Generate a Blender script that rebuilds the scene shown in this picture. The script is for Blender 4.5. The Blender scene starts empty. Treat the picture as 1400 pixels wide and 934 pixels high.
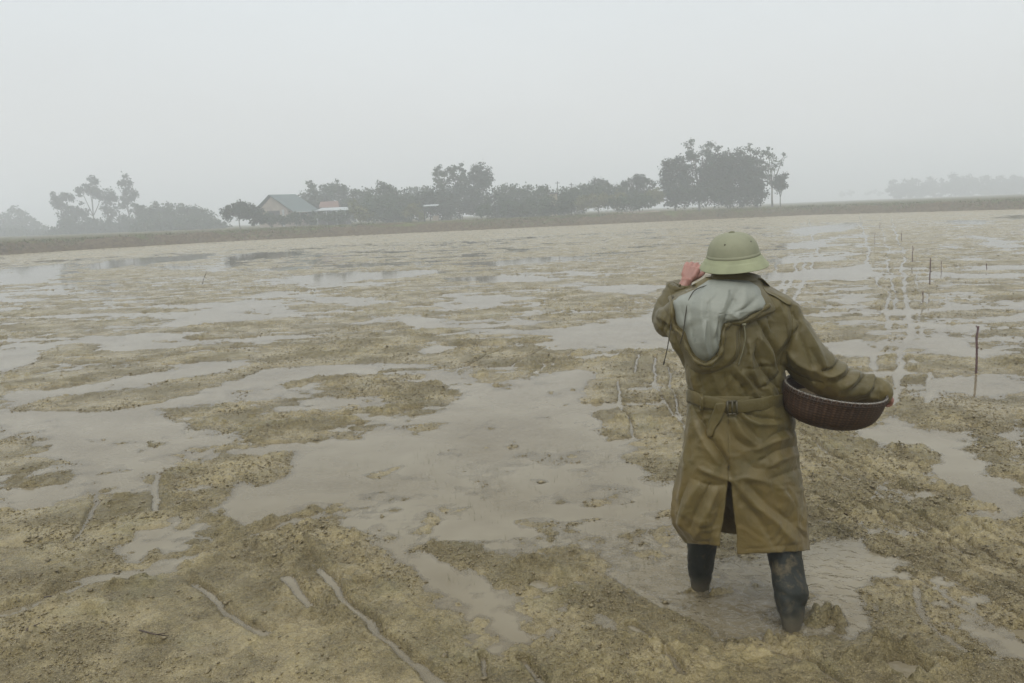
import bpy, bmesh, math, random
import numpy as np
from mathutils import Vector, Matrix, Quaternion
from mathutils.bvhtree import BVHTree

scene = bpy.context.scene
COL = scene.collection
RNG = np.random.default_rng(7)

# ------------------------------------------------------------------ camera
H = 1.75
F = 1089.0                       # focal length in pixels of the 1400 px wide photograph
SLOPE = -57.0 / 1400.0           # tilt of the horizon
ROLL = math.atan(SLOPE)
cd = bpy.data.cameras.new('camera')
cam = bpy.data.objects.new('camera', cd)
COL.objects.link(cam)
cd.sensor_width = 36.0
cd.lens = 36.0 * F / 1400.0
cd.clip_start = 0.05
cd.clip_end = 4000
PITCH = math.atan((467 - 291.5) * math.cos(ROLL) / F)
Rm = Matrix.Rotation(math.radians(90) - PITCH, 3, 'X') @ Matrix.Rotation(ROLL, 3, 'Z')
cam.location = (0, 0, H)
cam.rotation_euler = Rm.to_euler()
scene.camera = cam
R3 = np.array(Rm)

def ray(px, py):
    d = np.array([(px - 700.0) / F, -(py - 467.0) / F, -1.0])
    d = R3 @ d
    return d / d[1]
def gp(px, py, z=0.0):
    d = ray(px, py)
    t = (z - H) / d[2]
    return np.array([d[0] * t, d[1] * t, z])
def at(px, py, Y):
    d = ray(px, py)
    return np.array([d[0] * Y, Y, H + d[2] * Y])
def hz(px):
    return 320.0 + SLOPE * px

# ------------------------------------------------------------------ object helpers
def tag(o, label=None, cat=None, group=None, kind=None):
    if label: o['label'] = label
    if cat: o['category'] = cat
    if group: o['group'] = group
    if kind: o['kind'] = kind
    return o
def empty(name, loc=(0, 0, 0)):
    o = bpy.data.objects.new(name, None)
    COL.objects.link(o)
    o.location = loc
    o.empty_display_size = 0.2
    return o
def link_mesh(name, me, mat=None, parent=None, smooth=True):
    o = bpy.data.objects.new(name, me)
    COL.objects.link(o)
    if mat is not None:
        me.materials.append(mat)
    if smooth and len(me.polygons):
        me.polygons.foreach_set('use_smooth', np.ones(len(me.polygons), dtype=bool))
    if parent is not None:
        o.parent = parent
        o.matrix_parent_inverse = Matrix.Translation(-Vector(parent.location))
    return o
def mesh_np(name, V, Fq):
    """vertices (n,3) and quads (m,4) or tris as numpy"""
    me = bpy.data.meshes.new(name)
    V = np.asarray(V, dtype=np.float32)
    Fq = np.asarray(Fq, dtype=np.int32)
    k = Fq.shape[1]
    me.vertices.add(len(V))
    me.vertices.foreach_set('co', V.ravel())
    me.loops.add(Fq.size)
    me.loops.foreach_set('vertex_index', Fq.ravel())
    me.polygons.add(len(Fq))
    me.polygons.foreach_set('loop_start', np.arange(0, Fq.size, k, dtype=np.int32))
    me.polygons.foreach_set('loop_total', np.full(len(Fq), k, dtype=np.int32))
    me.update(calc_edges=True)
    me.validate()
    return me
def grid_faces(nr, nc, wrap=False):
    r = np.arange(nr - 1)[:, None]
    c = np.arange(nc if wrap else nc - 1)[None, :]
    c2 = (c + 1) % nc
    a = r * nc + c; b = r * nc + c2; d = (r + 1) * nc + c2; e = (r + 1) * nc + c
    return np.stack([a, b, d, e], -1).reshape(-1, 4)
class MB:
    """collects pieces of one mesh"""
    def __init__(s): s.v = []; s.f = []; s.n = 0
    def add(s, V, Fc):
        s.v.append(np.asarray(V, float)); s.f += [tuple(int(i) + s.n for i in f) for f in Fc]; s.n += len(V)
    def box(s, c, size, rz=0.0, M=None):
        x, y, z = [q / 2 for q in size]
        V = np.array([(i * x, j * y, k * z) for k in (-1, 1) for j in (-1, 1) for i in (-1, 1)])
        if M is not None: V = V @ np.array(M).T
        ca, sa = math.cos(rz), math.sin(rz)
        V = V @ np.array([[ca, sa, 0], [-sa, ca, 0], [0, 0, 1]])
        V = V + np.array(c)
        s.add(V, [(0, 2, 3, 1), (4, 5, 7, 6), (0, 1, 5, 4), (2, 6, 7, 3), (0, 4, 6, 2), (1, 3, 7, 5)])
    def tube(s, pts, rad, n=8, cap=True, squash=None):
        pts = [np.asarray(p, float) for p in pts]
        if np.isscalar(rad): rad = [rad] * len(pts)
        V = []
        up = np.array([0, 0, 1.0])
        prev = None
        for i, p in enumerate(pts):
            t = pts[min(i + 1, len(pts) - 1)] - pts[max(i - 1, 0)]
            t = t / (np.linalg.norm(t) + 1e-9)
            if prev is None:
                a = np.cross(t, up)
                if np.linalg.norm(a) < .1: a = np.cross(t, np.array([0, 1.0, 0]))
            else:
                a = prev - t * np.dot(prev, t)
            a /= np.linalg.norm(a); prev = a
            b = np.cross(t, a)
            for k in range(n):
                an = 2 * math.pi * k / n
                V.append(p + (a * math.cos(an) + b * math.sin(an)) * rad[i])
        m = len(pts)
        Fc = grid_faces(m, n, True).tolist()
        if cap:
            Fc.append(list(range(n))[::-1]); Fc.append([(m - 1) * n + k for k in range(n)])
        s.add(V, Fc)
    def build(s, name, mat, parent=None, smooth=True):
        me = bpy.data.meshes.new(name)
        me.from_pydata(np.concatenate(s.v).tolist(), [], s.f)
        me.update()
        bm = bmesh.new(); bm.from_mesh(me); bmesh.ops.recalc_face_normals(bm, faces=bm.faces); bm.to_mesh(me); bm.free()
        return link_mesh(name, me, mat, parent, smooth)

# ------------------------------------------------------------------ numpy noise
def _hash(ix, iy, iz, seed):
    h = (ix.astype(np.uint32) * np.uint32(374761393)) ^ (iy.astype(np.uint32) * np.uint32(668265263)) ^ (iz.astype(np.uint32) * np.uint32(2147483647 - 9182731)) ^ np.uint32((seed * 362437 + 12345) & 0xffffffff)
    h = (h ^ (h >> np.uint32(13))) * np.uint32(1274126177)
    h = (h ^ (h >> np.uint32(15))) * np.uint32(2246822519)
    return ((h ^ (h >> np.uint32(16))) & np.uint32(0xffffff)).astype(np.float32) / float(0xffffff) * 2 - 1
def vnoise2(x, y, seed=0):
    xi = np.floor(x).astype(np.int64); yi = np.floor(y).astype(np.int64)
    fx = (x - xi).astype(np.float32); fy = (y - yi).astype(np.float32)
    fx = fx * fx * (3 - 2 * fx); fy = fy * fy * (3 - 2 * fy)
    z = np.zeros_like(xi)
    a = _hash(xi, yi, z, seed); b = _hash(xi + 1, yi, z, seed); c = _hash(xi, yi + 1, z, seed); d = _hash(xi + 1, yi + 1, z, seed)
    return (a + (b - a) * fx) * (1 - fy) + (c + (d - c) * fx) * fy
def fbm2(x, y, scale, octs, seed=0, gain=.5):
    s = 0; a = 1; tot = 0
    for o in range(octs):
        th = .7 * o + seed
        xr = x * math.cos(th) - y * math.sin(th); yr = x * math.sin(th) + y * math.cos(th)
        s = s + a * vnoise2(xr / scale + 17.3 * o, yr / scale - 9.1 * o, seed + o * 7)
        tot += a; a *= gain; scale /= 2.03
    return s / tot
def vnoise3(p, scale, seed=0):
    q = p / scale
    i = np.floor(q).astype(np.int64); f = (q - i); f = f * f * (3 - 2 * f)
    r = 0
    for dx in (0, 1):
        for dy in (0, 1):
            for dz in (0, 1):
                w = (f[:, 0] if dx else 1 - f[:, 0]) * (f[:, 1] if dy else 1 - f[:, 1]) * (f[:, 2] if dz else 1 - f[:, 2])
                r = r + w * _hash(i[:, 0] + dx, i[:, 1] + dy, i[:, 2] + dz, seed)
    return r

# ------------------------------------------------------------------ material helpers
class NT:
    def __init__(s, name):
        s.m = bpy.data.materials.new(name); s.m.use_nodes = True
        s.t = s.m.node_tree; s.t.nodes.clear()
        s.out = s.t.nodes.new('ShaderNodeOutputMaterial')
        s.geo = s.t.nodes.new('ShaderNodeNewGeometry')
        s.tc = s.t.nodes.new('ShaderNodeTexCoord')
    def n(s, typ, **kw):
        nd = s.t.nodes.new(typ)
        for k, v in kw.items(): setattr(nd, k, v)
        return nd
    def l(s, a, b): s.t.links.new(a, b)
    def noise(s, scale, detail=4, rough=.55, vec=None, dist=0):
        nd = s.n('ShaderNodeTexNoise')
        nd.inputs['Scale'].default_value = scale; nd.inputs['Detail'].default_value = detail
        nd.inputs['Roughness'].default_value = rough; nd.inputs['Distortion'].default_value = dist
        s.l(vec if vec is not None else s.tc.outputs['Object'], nd.inputs['Vector'])
        return nd.outputs['Fac']
    def vor(s, scale, feature='F1', vec=None):
        nd = s.n('ShaderNodeTexVoronoi'); nd.feature = feature
        nd.inputs['Scale'].default_value = scale
        s.l(vec if vec is not None else s.tc.outputs['Object'], nd.inputs['Vector'])
        return nd.outputs['Distance']
    def ramp(s, fac, stops):
        nd = s.n('ShaderNodeValToRGB'); cr = nd.color_ramp
        while len(cr.elements) < len(stops): cr.elements.new(.5)
        for e, (p, c) in zip(cr.elements, stops):
            e.position = p; e.color = (*c, 1) if len(c) == 3 else c
        s.l(fac, nd.inputs['Fac']); return nd.outputs['Color']
    def rng(s, val, a, b, c=0, d=1):
        nd = s.n('ShaderNodeMapRange'); nd.clamp = True
        for i, q in zip((1, 2, 3, 4), (a, b, c, d)): nd.inputs[i].default_value = q
        s.l(val, nd.inputs[0]); return nd.outputs[0]
    def math(s, op, a, b=None):
        nd = s.n('ShaderNodeMath', operation=op)
        for i, q in enumerate((a, b)):
            if q is None: continue
            if isinstance(q, (int, float)): nd.inputs[i].default_value = q
            else: s.l(q, nd.inputs[i])
        return nd.outputs[0]
    def mix(s, fac, a, b, blend='MIX'):
        nd = s.n('ShaderNodeMix', data_type='RGBA', blend_type=blend)
        for sock, q in ((nd.inputs['Factor'], fac), (nd.inputs[6], a), (nd.inputs[7], b)):
            if isinstance(q, (int, float)): sock.default_value = q
            elif isinstance(q, tuple): sock.default_value = (*q, 1)
            else: s.l(q, sock)
        return nd.outputs[2]
    def bump(s, h, dist, strength=1.0, normal=None):
        nd = s.n('ShaderNodeBump'); nd.inputs['Distance'].default_value = dist; nd.inputs['Strength'].default_value = strength
        s.l(h, nd.inputs['Height'])
        if normal is not None: s.l(normal, nd.inputs['Normal'])
        return nd.outputs['Normal']
    def bsdf(s, color=None, rough=.7, normal=None, **kw):
        b = s.n('ShaderNodeBsdfPrincipled')
        def put(name, q):
            if q is None: return
            if isinstance(q, (int, float)): b.inputs[name].default_value = q
            elif isinstance(q, tuple): b.inputs[name].default_value = (*q, 1) if len(q) == 3 else q
            else: s.l(q, b.inputs[name])
        put('Base Color', color); put('Roughness', rough)
        if normal is not None: s.l(normal, b.inputs['Normal'])
        for k, v in kw.items(): put(k.replace('_', ' '), v)
        s.l(b.outputs[0], s.out.inputs['Surface'])
        return b
    def sepz(s, vec):
        nd = s.n('ShaderNodeSeparateXYZ'); s.l(vec, nd.inputs[0]); return nd.outputs

def simple(name, color, rough=.7, var=.25, scale=8.0, bump=0.0, bscale=60.0, **kw):
    m = NT(name)
    f = m.noise(scale, 5)
    dark = tuple(c * (1 - var) for c in color); light = tuple(min(1, c * (1 + var)) for c in color)
    c = m.ramp(f, [(.3, dark), (.7, light)])
    nrm = m.bump(m.noise(bscale, 4), bump) if bump else None
    m.bsdf(c, rough, nrm, **kw)
    return m.m

# ------------------------------------------------------------------ world, light, render
w = bpy.data.worlds.new('World'); scene.world = w; w.use_nodes = True
nt = w.node_tree; nt.nodes.clear()
wo = nt.nodes.new('ShaderNodeOutputWorld'); bg = nt.nodes.new('ShaderNodeBackground')
sky = nt.nodes.new('ShaderNodeTexSky'); sky.sky_type = 'NISHITA'; sky.sun_disc = False
SUN_EL, SUN_AZ = math.radians(52), math.radians(200)
sky.sun_elevation = SUN_EL; sky.sun_rotation = SUN_AZ
sky.dust_density = 6; sky.air_density = 1.5
tcw = nt.nodes.new('ShaderNodeTexCoord'); sp = nt.nodes.new('ShaderNodeSeparateXYZ')
nt.links.new(tcw.outputs['Generated'], sp.inputs[0])
cr = nt.nodes.new('ShaderNodeValToRGB')          # overcast cloud deck: paler at the horizon, brighter overhead
SKYV = [(0.0, (7.15, 7.3, 7.2)), (.12, (7.1, 7.3, 7.3)), (.35, (7.35, 8.0, 8.35)), (1.0, (12.5, 12.8, 13))]
e = cr.color_ramp.elements
while len(e) < 4: e.new(.5)
for el, (p, c) in zip(e, SKYV): el.position = p; el.color = (*c, 1)
nt.links.new(sp.outputs['Z'], cr.inputs['Fac'])
cn = nt.nodes.new('ShaderNodeTexNoise'); cn.inputs['Scale'].default_value = 1.6; cn.inputs['Detail'].default_value = 4
mp = nt.nodes.new('ShaderNodeMapping'); mp.inputs['Scale'].default_value = (1, 1, 3)
nt.links.new(tcw.outputs['Generated'], mp.inputs[0]); nt.links.new(mp.outputs[0], cn.inputs['Vector'])
mr = nt.nodes.new('ShaderNodeMapRange'); mr.inputs[1].default_value = .3; mr.inputs[2].default_value = .7; mr.inputs[3].default_value = .955; mr.inputs[4].default_value = 1.03
nt.links.new(cn.outputs['Fac'], mr.inputs[0])
sc_ = nt.nodes.new('ShaderNodeVectorMath'); sc_.operation = 'SCALE'
nt.links.new(cr.outputs[0], sc_.inputs[0]); nt.links.new(mr.outputs[0], sc_.inputs['Scale'])
mx = nt.nodes.new('ShaderNodeMix'); mx.data_type = 'RGBA'; mx.inputs['Factor'].default_value = .96
nt.links.new(sky.outputs[0], mx.inputs[6]); nt.links.new(sc_.outputs[0], mx.inputs[7])
nt.links.new(mx.outputs[2], bg.inputs[0]); bg.inputs[1].default_value = .110
nt.links.new(bg.outputs[0], wo.inputs[0])

sd = bpy.data.lights.new('sun', 'SUN'); sd.energy = 1.2; sd.angle = math.radians(14); sd.color = (1, .97, .92)
so = bpy.data.objects.new('sun', sd); COL.objects.link(so)
so.rotation_euler = (math.radians(90) - SUN_EL, 0, math.radians(180) - SUN_AZ)

scene.view_settings.view_transform = 'Standard'; scene.view_settings.look = 'None'
scene.view_settings.gamma = 1; scene.view_settings.use_curve_mapping = False
scene.view_settings.exposure = 0
cy = scene.cycles
cy.max_bounces = 8; cy.diffuse_bounces = 3; cy.glossy_bounces = 3; cy.transmission_bounces = 2
cy.transparent_max_bounces = 12; cy.volume_bounces = 3
cy.use_denoising = True
cy.volume_step_rate = 5; cy.volume_max_steps = 64
cy.caustics_reflective = False; cy.caustics_refractive = False
cy.sample_clamp_indirect = 4
# ------------------------------------------------------------------ the flooded field
# outlines of puddles and mud banks, read off the photograph and laid out on the ground
WATER = [
 [(380,690),(385,655),(410,612),(470,596),(545,580),(610,562),(640,545),(570,528),(560,518),(620,508),(690,532),(745,524),(775,510),(800,482),(850,482),(832,520),(822,565),(858,605),(885,650),(925,675),(935,720),(950,800),(915,812),(850,785),(800,760),(720,745),(640,740),(600,760),(640,800),(680,800),(690,840),(760,862),(680,876),(620,850),(565,800),(505,765),(470,712),(430,705)],
 [(600,740),(640,700),(800,700),(930,710),(948,800),(880,800),(830,770),(700,760)],
 [(640,770),(690,800),(680,850),(620,840)],
 [(735,470),(800,450),(870,433),(905,422),(935,440),(940,492),(900,478),(820,482),(760,482)],
 [(0,562),(90,558),(180,555),(245,575),(335,602),(262,618),(200,640),(120,648),(60,625),(45,602),(0,598)],
 [(0,650),(60,640),(150,640),(210,655),(205,672),(120,680),(0,690)],
 [(0,482),(100,465),(200,453),(248,460),(160,482),(60,520),(0,522)],
 [(0,545),(100,530),(200,510),(270,495),(352,488),(335,508),(250,526),(150,545),(60,555),(0,560)],
 [(218,441),(300,416),(372,408),(362,419),(455,427),(380,433),(300,440),(240,446)],
 [(408,411),(470,404),(550,411),(480,419),(430,415)],
 [(370,385),(480,372),(600,367),(618,374),(560,380),(450,386)],
 [(590,381),(700,376),(765,380),(740,385),(640,387)],
 [(640,361),(720,352),(800,350),(760,358),(690,364)],
 [(0,374),(40,364),(92,360),(92,374),(60,386),(0,390)],
 [(110,362),(200,352),(290,347),(285,354),(200,361),(130,369)],
 [(250,372),(300,366),(310,352),(330,347),(420,342),(405,350),(330,356),(300,372)],
 [(555,438),(580,430),(615,436),(590,443),(560,443)],
 [(690,431),(745,422),(700,438)],
 [(360,507),(450,500),(520,503),(450,513),(380,521),(300,535),(250,548),(260,535)],
 [(430,546),(510,540),(455,556)],
 [(610,400),(640,402),(700,410),(640,414)],
 [(785,396),(860,388),(930,392),(880,400),(820,402)],
 [(132,768),(150,727),(214,718),(204,664),(225,664),(252,700),(262,727),(285,745),(340,733),(400,712),(385,727),(330,748),(290,757),(250,772),(190,778)],
 [(55,648),(150,632),(300,618),(400,606),(425,625),(430,700),(380,722),(300,738),(240,728),(205,712),(150,722),(100,700),(60,686)],
 [(240,650),(262,640),(272,672),(288,706),(300,712),(270,718),(256,690)],
 [(318,660),(330,660),(332,710),(316,706)],
 [(200,838),(225,834),(232,848),(205,852)],
 [(235,890),(300,882),(330,890),(320,908),(240,912)],
 [(5,795),(35,782),(40,792),(10,800)],
 [(310,765),(330,760),(335,772),(318,776)],
 [(575,470),(600,462),(610,480),(585,485)],
 [(1100,742),(1125,722),(1190,737),(1243,785),(1200,838),(1150,868),(1115,850),(1105,800)],
 [(940,820),(1040,800),(1068,830),(1040,850),(1000,870),(960,850)],
 [(940,900),(1000,895),(1020,915),(960,920)],
 [(1295,800),(1330,768),(1345,800),(1335,840),(1310,850),(1300,830)],
 [(1290,770),(1330,768),(1330,800),(1310,805)],
 [(1335,845),(1400,850),(1400,905),(1365,915),(1340,880)],
 [(1165,590),(1215,563),(1270,588),(1310,592),(1400,668),(1400,722),(1320,690),(1250,640),(1180,612)],
 [(1370,570),(1400,572),(1400,610),(1380,600)],
 [(1280,514),(1340,511),(1400,514),(1400,558),(1350,548),(1300,532)],
 [(1248,467),(1320,468),(1388,481),(1352,490),(1262,482)],
 [(1284,446),(1342,442),(1332,456),(1285,454)],
 [(1140,401),(1192,402),(1182,419),(1140,421)],
 [(1130,439),(1178,438),(1174,447),(1140,446)],
 [(1120,466),(1190,468),(1182,488),(1140,482)],
 [(1084,312),(1168,304),(1166,314),(1080,324)],
 [(1062,333),(1140,326),(1142,336),(1070,342)],
 [(1040,353),(1168,346),(1170,356),(1060,362)],
 [(1040,372),(1206,363),(1205,378),(1050,384)],
 [(1264,372),(1400,374),(1400,382),(1276,381)],
 [(1314,362),(1400,360),(1400,368),(1320,369)],
 [(1270,412),(1332,414),(1320,420),(1272,419)],
 [(1358,414),(1400,413),(1400,431),(1370,424)],
 [(1285,336),(1312,336),(1308,342),(1283,341)],
 [(1300,352),(1330,350),(1332,356),(1302,357)],
 [(1320,322),(1400,330),(1400,340),(1345,336)],
 [(40,818),(110,792),(180,784),(250,768),(330,742),(300,762),(215,790),(120,806)],
 [(470,745),(560,760),(600,800),(650,840),(610,850),(540,800)],
 [(1366,297),(1400,293),(1400,300),(1372,301)],
 [(1290,302),(1350,301),(1352,306),(1294,306)],
]
MUD = [
 [(0,602),(44,603),(40,640),(0,646)],
 [(30,652),(85,650),(80,661),(30,662)],
 [(0,700),(100,690),(200,682),(212,716),(160,728),(140,765),(60,790),(0,805)],
 [(212,652),(255,634),(243,672),(268,700),(256,718),(222,690)],
 [(262,640),(300,630),(400,612),(402,640),(370,656),(315,662),(318,692),(300,708),(286,700),(270,668)],
 [(285,732),(320,712),(340,725),(310,742)],
 [(340,720),(370,708),(430,690),(432,699),(350,725)],
 [(0,852),(120,803),(250,783),(330,752),(395,724),(440,708),(472,742),(512,772),(572,812),(640,858),(662,892),(655,960),(0,960)],
 [(668,903),(720,890),(780,868),(850,872),(892,903),(900,960),(665,960)],
 [(692,778),(728,764),(768,790),(758,798),(735,788),(715,800),(710,812),(692,800)],
 [(752,790),(800,790),(855,830),(820,838),(780,815)],
 [(680,858),(722,835),(752,858),(720,870)],
 [(760,852),(800,845),(795,866),(770,866)],
 [(760,755),(800,750),(842,780),(835,792),(790,775)],
 [(590,742),(640,748),(690,775),(670,782),(620,762)],
 [(830,800),(900,830),(985,872),(1100,880),(1200,860),(1290,840),(1300,880),(1345,905),(1400,915),(1400,960),(880,960),(900,900),(860,860)],
 [(820,494),(880,484),(940,488),(934,660),(905,660),(868,628),(835,585),(808,545)],
 [(1088,576),(1130,590),(1210,622),(1270,665),(1330,705),(1400,740),(1400,850),(1345,845),(1335,790),(1290,780),(1250,790),(1200,735),(1110,700),(1092,640)],
 [(20,562),(60,545),(160,535),(250,520),(340,508),(300,528),(220,548),(150,560),(60,560)],
 [(410,560),(520,548),(590,525),(605,540),(560,560),(500,580),(430,600),(375,600)],
 [(560,588),(600,576),(640,572),(620,582),(575,596)],
 [(505,645),(560,630),(560,640),(520,660)],
 [(470,596),(480,588),(500,590),(490,600)],
 [(1105,722),(1150,718),(1165,730),(1120,735)],
 [(1195,790),(1215,795),(1222,812),(1200,808)],
 [(1235,620),(1262,612),(1268,628),(1240,632)],
 [(60,480),(110,470),(230,492),(150,512),(60,530),(0,530),(0,525)],
 [(0,350),(300,331),(680,314),(1060,297),(1060,303),(680,326),(300,342),(0,360)],
 [(330,556),(420,575),(400,600),(350,590),(320,575)],
]
SHALLOW = [
 [(430,690),(600,600),(830,620),(930,700),(900,790),(700,750),(560,760)],
 [(640,690),(820,740),(860,800),(760,800),(640,740)],
 [(940,790),(1110,800),(1110,870),(960,870)],
]
CHAN = [  # water filled ruts: points, half width in metres, depth
 ([(0,842),(70,815),(120,792),(200,782),(250,768),(330,742),(400,712),(432,704)], .062, .05),
 ([(388,728),(420,772),(462,812),(512,862),(560,902),(600,940)], .030, .045),
 ([(262,795),(300,826),(326,852),(360,872)], .030, .04),
 ([(366,772),(395,800),(425,835)], .03, .03),
 ([(1195,375),(1200,390),(1213,402),(1211,420),(1213,450)], .035, .05),
 ([(1228,330),(1236,352),(1235,368),(1238,385),(1234,402),(1243,430),(1247,450),(1243,466),(1231,480),(1232,500),(1224,540),(1222,555)], .038, .06),
 ([(1214,464),(1199,480),(1195,505)], .04, .05),
 ([(1040,420),(1062,398),(1080,375),(1095,352)], .045, .05),
 ([(1058,412),(1076,392),(1098,366),(1108,350)], .045, .05),
 ([(1078,412),(1100,384),(1118,350)], .045, .05),
 ([(1044,384),(1062,362),(1070,352)], .045, .05),
 ([(1262,400),(1262,416)], .04, .05),
 ([(1272,508),(1270,552)], .025, .04),
 ([(894,488),(898,520),(903,545),(930,580)], .022, .04),
 ([(872,484),(868,510)], .02, .03),
 ([(1092,590),(1120,610),(1150,632),(1180,650)], .022, .04),
 ([(1110,625),(1160,660)], .015, .03),
 ([(860,860),(905,885),(930,925)], .02, .04),
 ([(880,780),(850,790),(905,830),(960,850)], .025, .03),
 ([(700,500),(760,470)], .03, .04),
 ([(730,510),(790,478)], .03, .04),
 ([(655,900),(662,934)], .012, .04),
 ([(540,650),(580,690),(620,720)], .03, .02),
 ([(1180,690),(1260,725),(1330,765)], .012, .03),
]
for k in range(5):
    CHAN.append(([(1095 + 6 * k, 604 + 24 * k), (1180, 640 + 26 * k), (1290, 700 + 28 * k), (1400, 758 + 32 * k)], .012, .020))
CHAN += [
 ([(705,905),(740,940)], .02, .03), ([(1010,880),(1100,905),(1160,940)], .02, .03), ([(1250,800),(1270,850),(1330,900)], .02, .03),
 ([(1175,296),(1184,330),(1190,372)], .05, .03), ([(1218,296),(1228,330)], .05, .03), ([(1203,296),(1210,330),(1218,372),(1224,430)], .03, .02),
 ([(1252,372),(1258,430),(1262,470)], .025, .02), ([(1105,300),(1112,330),(1120,350)], .05, .03), ([(600,520),(660,490),(730,462)], .02, .03), ([(845,520),(850,560),(870,600)], .016, .03), ([(915,500),(925,560),(940,600)], .016, .03),
 ([(200,612),(215,650),(212,700)], .03, .03), ([(120,655),(130,690),(100,740)], .02, .02)]
RIDGE = [
 ([(1186,300),(1196,340),(1204,380),(1204,440)], .05, .02), ([(1210,300),(1222,340),(1226,400)], .05, .02), ([(1242,330),(1252,400),(1262,440)], .05, .02),
 ([(440,716),(500,782),(580,856),(640,925)], .012, .014), ([(360,745),(420,815),(480,880)], .012, .014), ([(260,782),(330,850),(350,880)], .012, .016), ([(820,870),(900,890),(960,900)], .03, .03), ([(1150,905),(1185,890),(1200,880)], .03, .03),  # ploughed up edges: points, half width, height
 ([(0,834),(45,818),(95,802)], .025, .035),
 ([(10,898),(35,880),(45,870)], .03, .04),
 ([(395,726),(428,772),(470,812),(520,862),(570,902)], .015, .022),
 ([(1220,610),(1280,655),(1340,690),(1400,722)], .03, .035),
 ([(1100,585),(1180,630),(1250,680)], .02, .015),
 ([(250,772),(300,752),(350,735),(385,722)], .04, .03),
 ([(695,795),(712,772),(740,764),(760,778),(768,792)], .03, .04),
 ([(1205,900),(1220,888),(1236,900),(1240,925)], .03, .06),
 ([(1185,905),(1200,890)], .02, .03),
 ([(1388,870),(1396,850),(1402,860)], .03, .05),
 ([(1108,835),(1125,830),(1140,845)], .03, .05),
 ([(925,808),(945,803)], .022, .05), ([(1046,866),(1060,874),(1080,878)], .02, .035), ([(1108,846),(1122,834),(1138,842),(1142,856)], .028, .05),
 ([(970,806),(990,803)], .022, .045),
 ([(1290,915),(1330,908)], .02, .03),
 ([(1290,470),(1380,476)], .05, .0),
 ([(200,880),(220,872)], .02, .04),
]
HOLES = [((1225,912), .07, .09), ((1285,905), .035, .05), ((1392,868), .05, .06), ((735,800), .05, .04)]

def poly_sdf(P, x, y):
    """signed distance, negative inside"""
    n = len(P)
    d = np.full(x.shape, 1e9, dtype=np.float32); s = np.ones(x.shape, dtype=np.float32)
    for i in range(n):
        ax, ay = P[i]; bx, by = P[i - 1]
        ex, ey = bx - ax, by - ay
        wx, wy = x - ax, y - ay
        t = np.clip((wx * ex + wy * ey) / (ex * ex + ey * ey + 1e-12), 0, 1)
        dx, dy = wx - ex * t, wy - ey * t
        d = np.minimum(d, dx * dx + dy * dy)
        c1 = y >= ay; c2 = y < by; c3 = ex * wy > ey * wx
        flip = (c1 & c2 & c3) | (~c1 & ~c2 & ~c3)
        s = np.where(flip, -s, s)
    return s * np.sqrt(d)
def line_d(P, x, y):
    d = np.full(x.shape, 1e9, dtype=np.float32)
    for i in range(len(P) - 1):
        ax, ay = P[i]; bx, by = P[i + 1]
        ex, ey = bx - ax, by - ay
        wx, wy = x - ax, y - ay
        t = np.clip((wx * ex + wy * ey) / (ex * ex + ey * ey + 1e-12), 0, 1)
        d = np.minimum(d, (wx - ex * t) ** 2 + (wy - ey * t) ** 2)
    return np.sqrt(d)
def G2(pts): return [tuple(gp(a, b)[:2]) for a, b in pts]
def clip_box(P, x, y, m):
    P = np.array(P)
    return (x > P[:, 0].min() - m) & (x < P[:, 0].max() + m) & (y > P[:, 1].min() - m) & (y < P[:, 1].max() + m)
def sstep(a, b, v):
    t = np.clip((v - a) / (b - a), 0, 1); return t * t * (3 - 2 * t)

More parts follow.
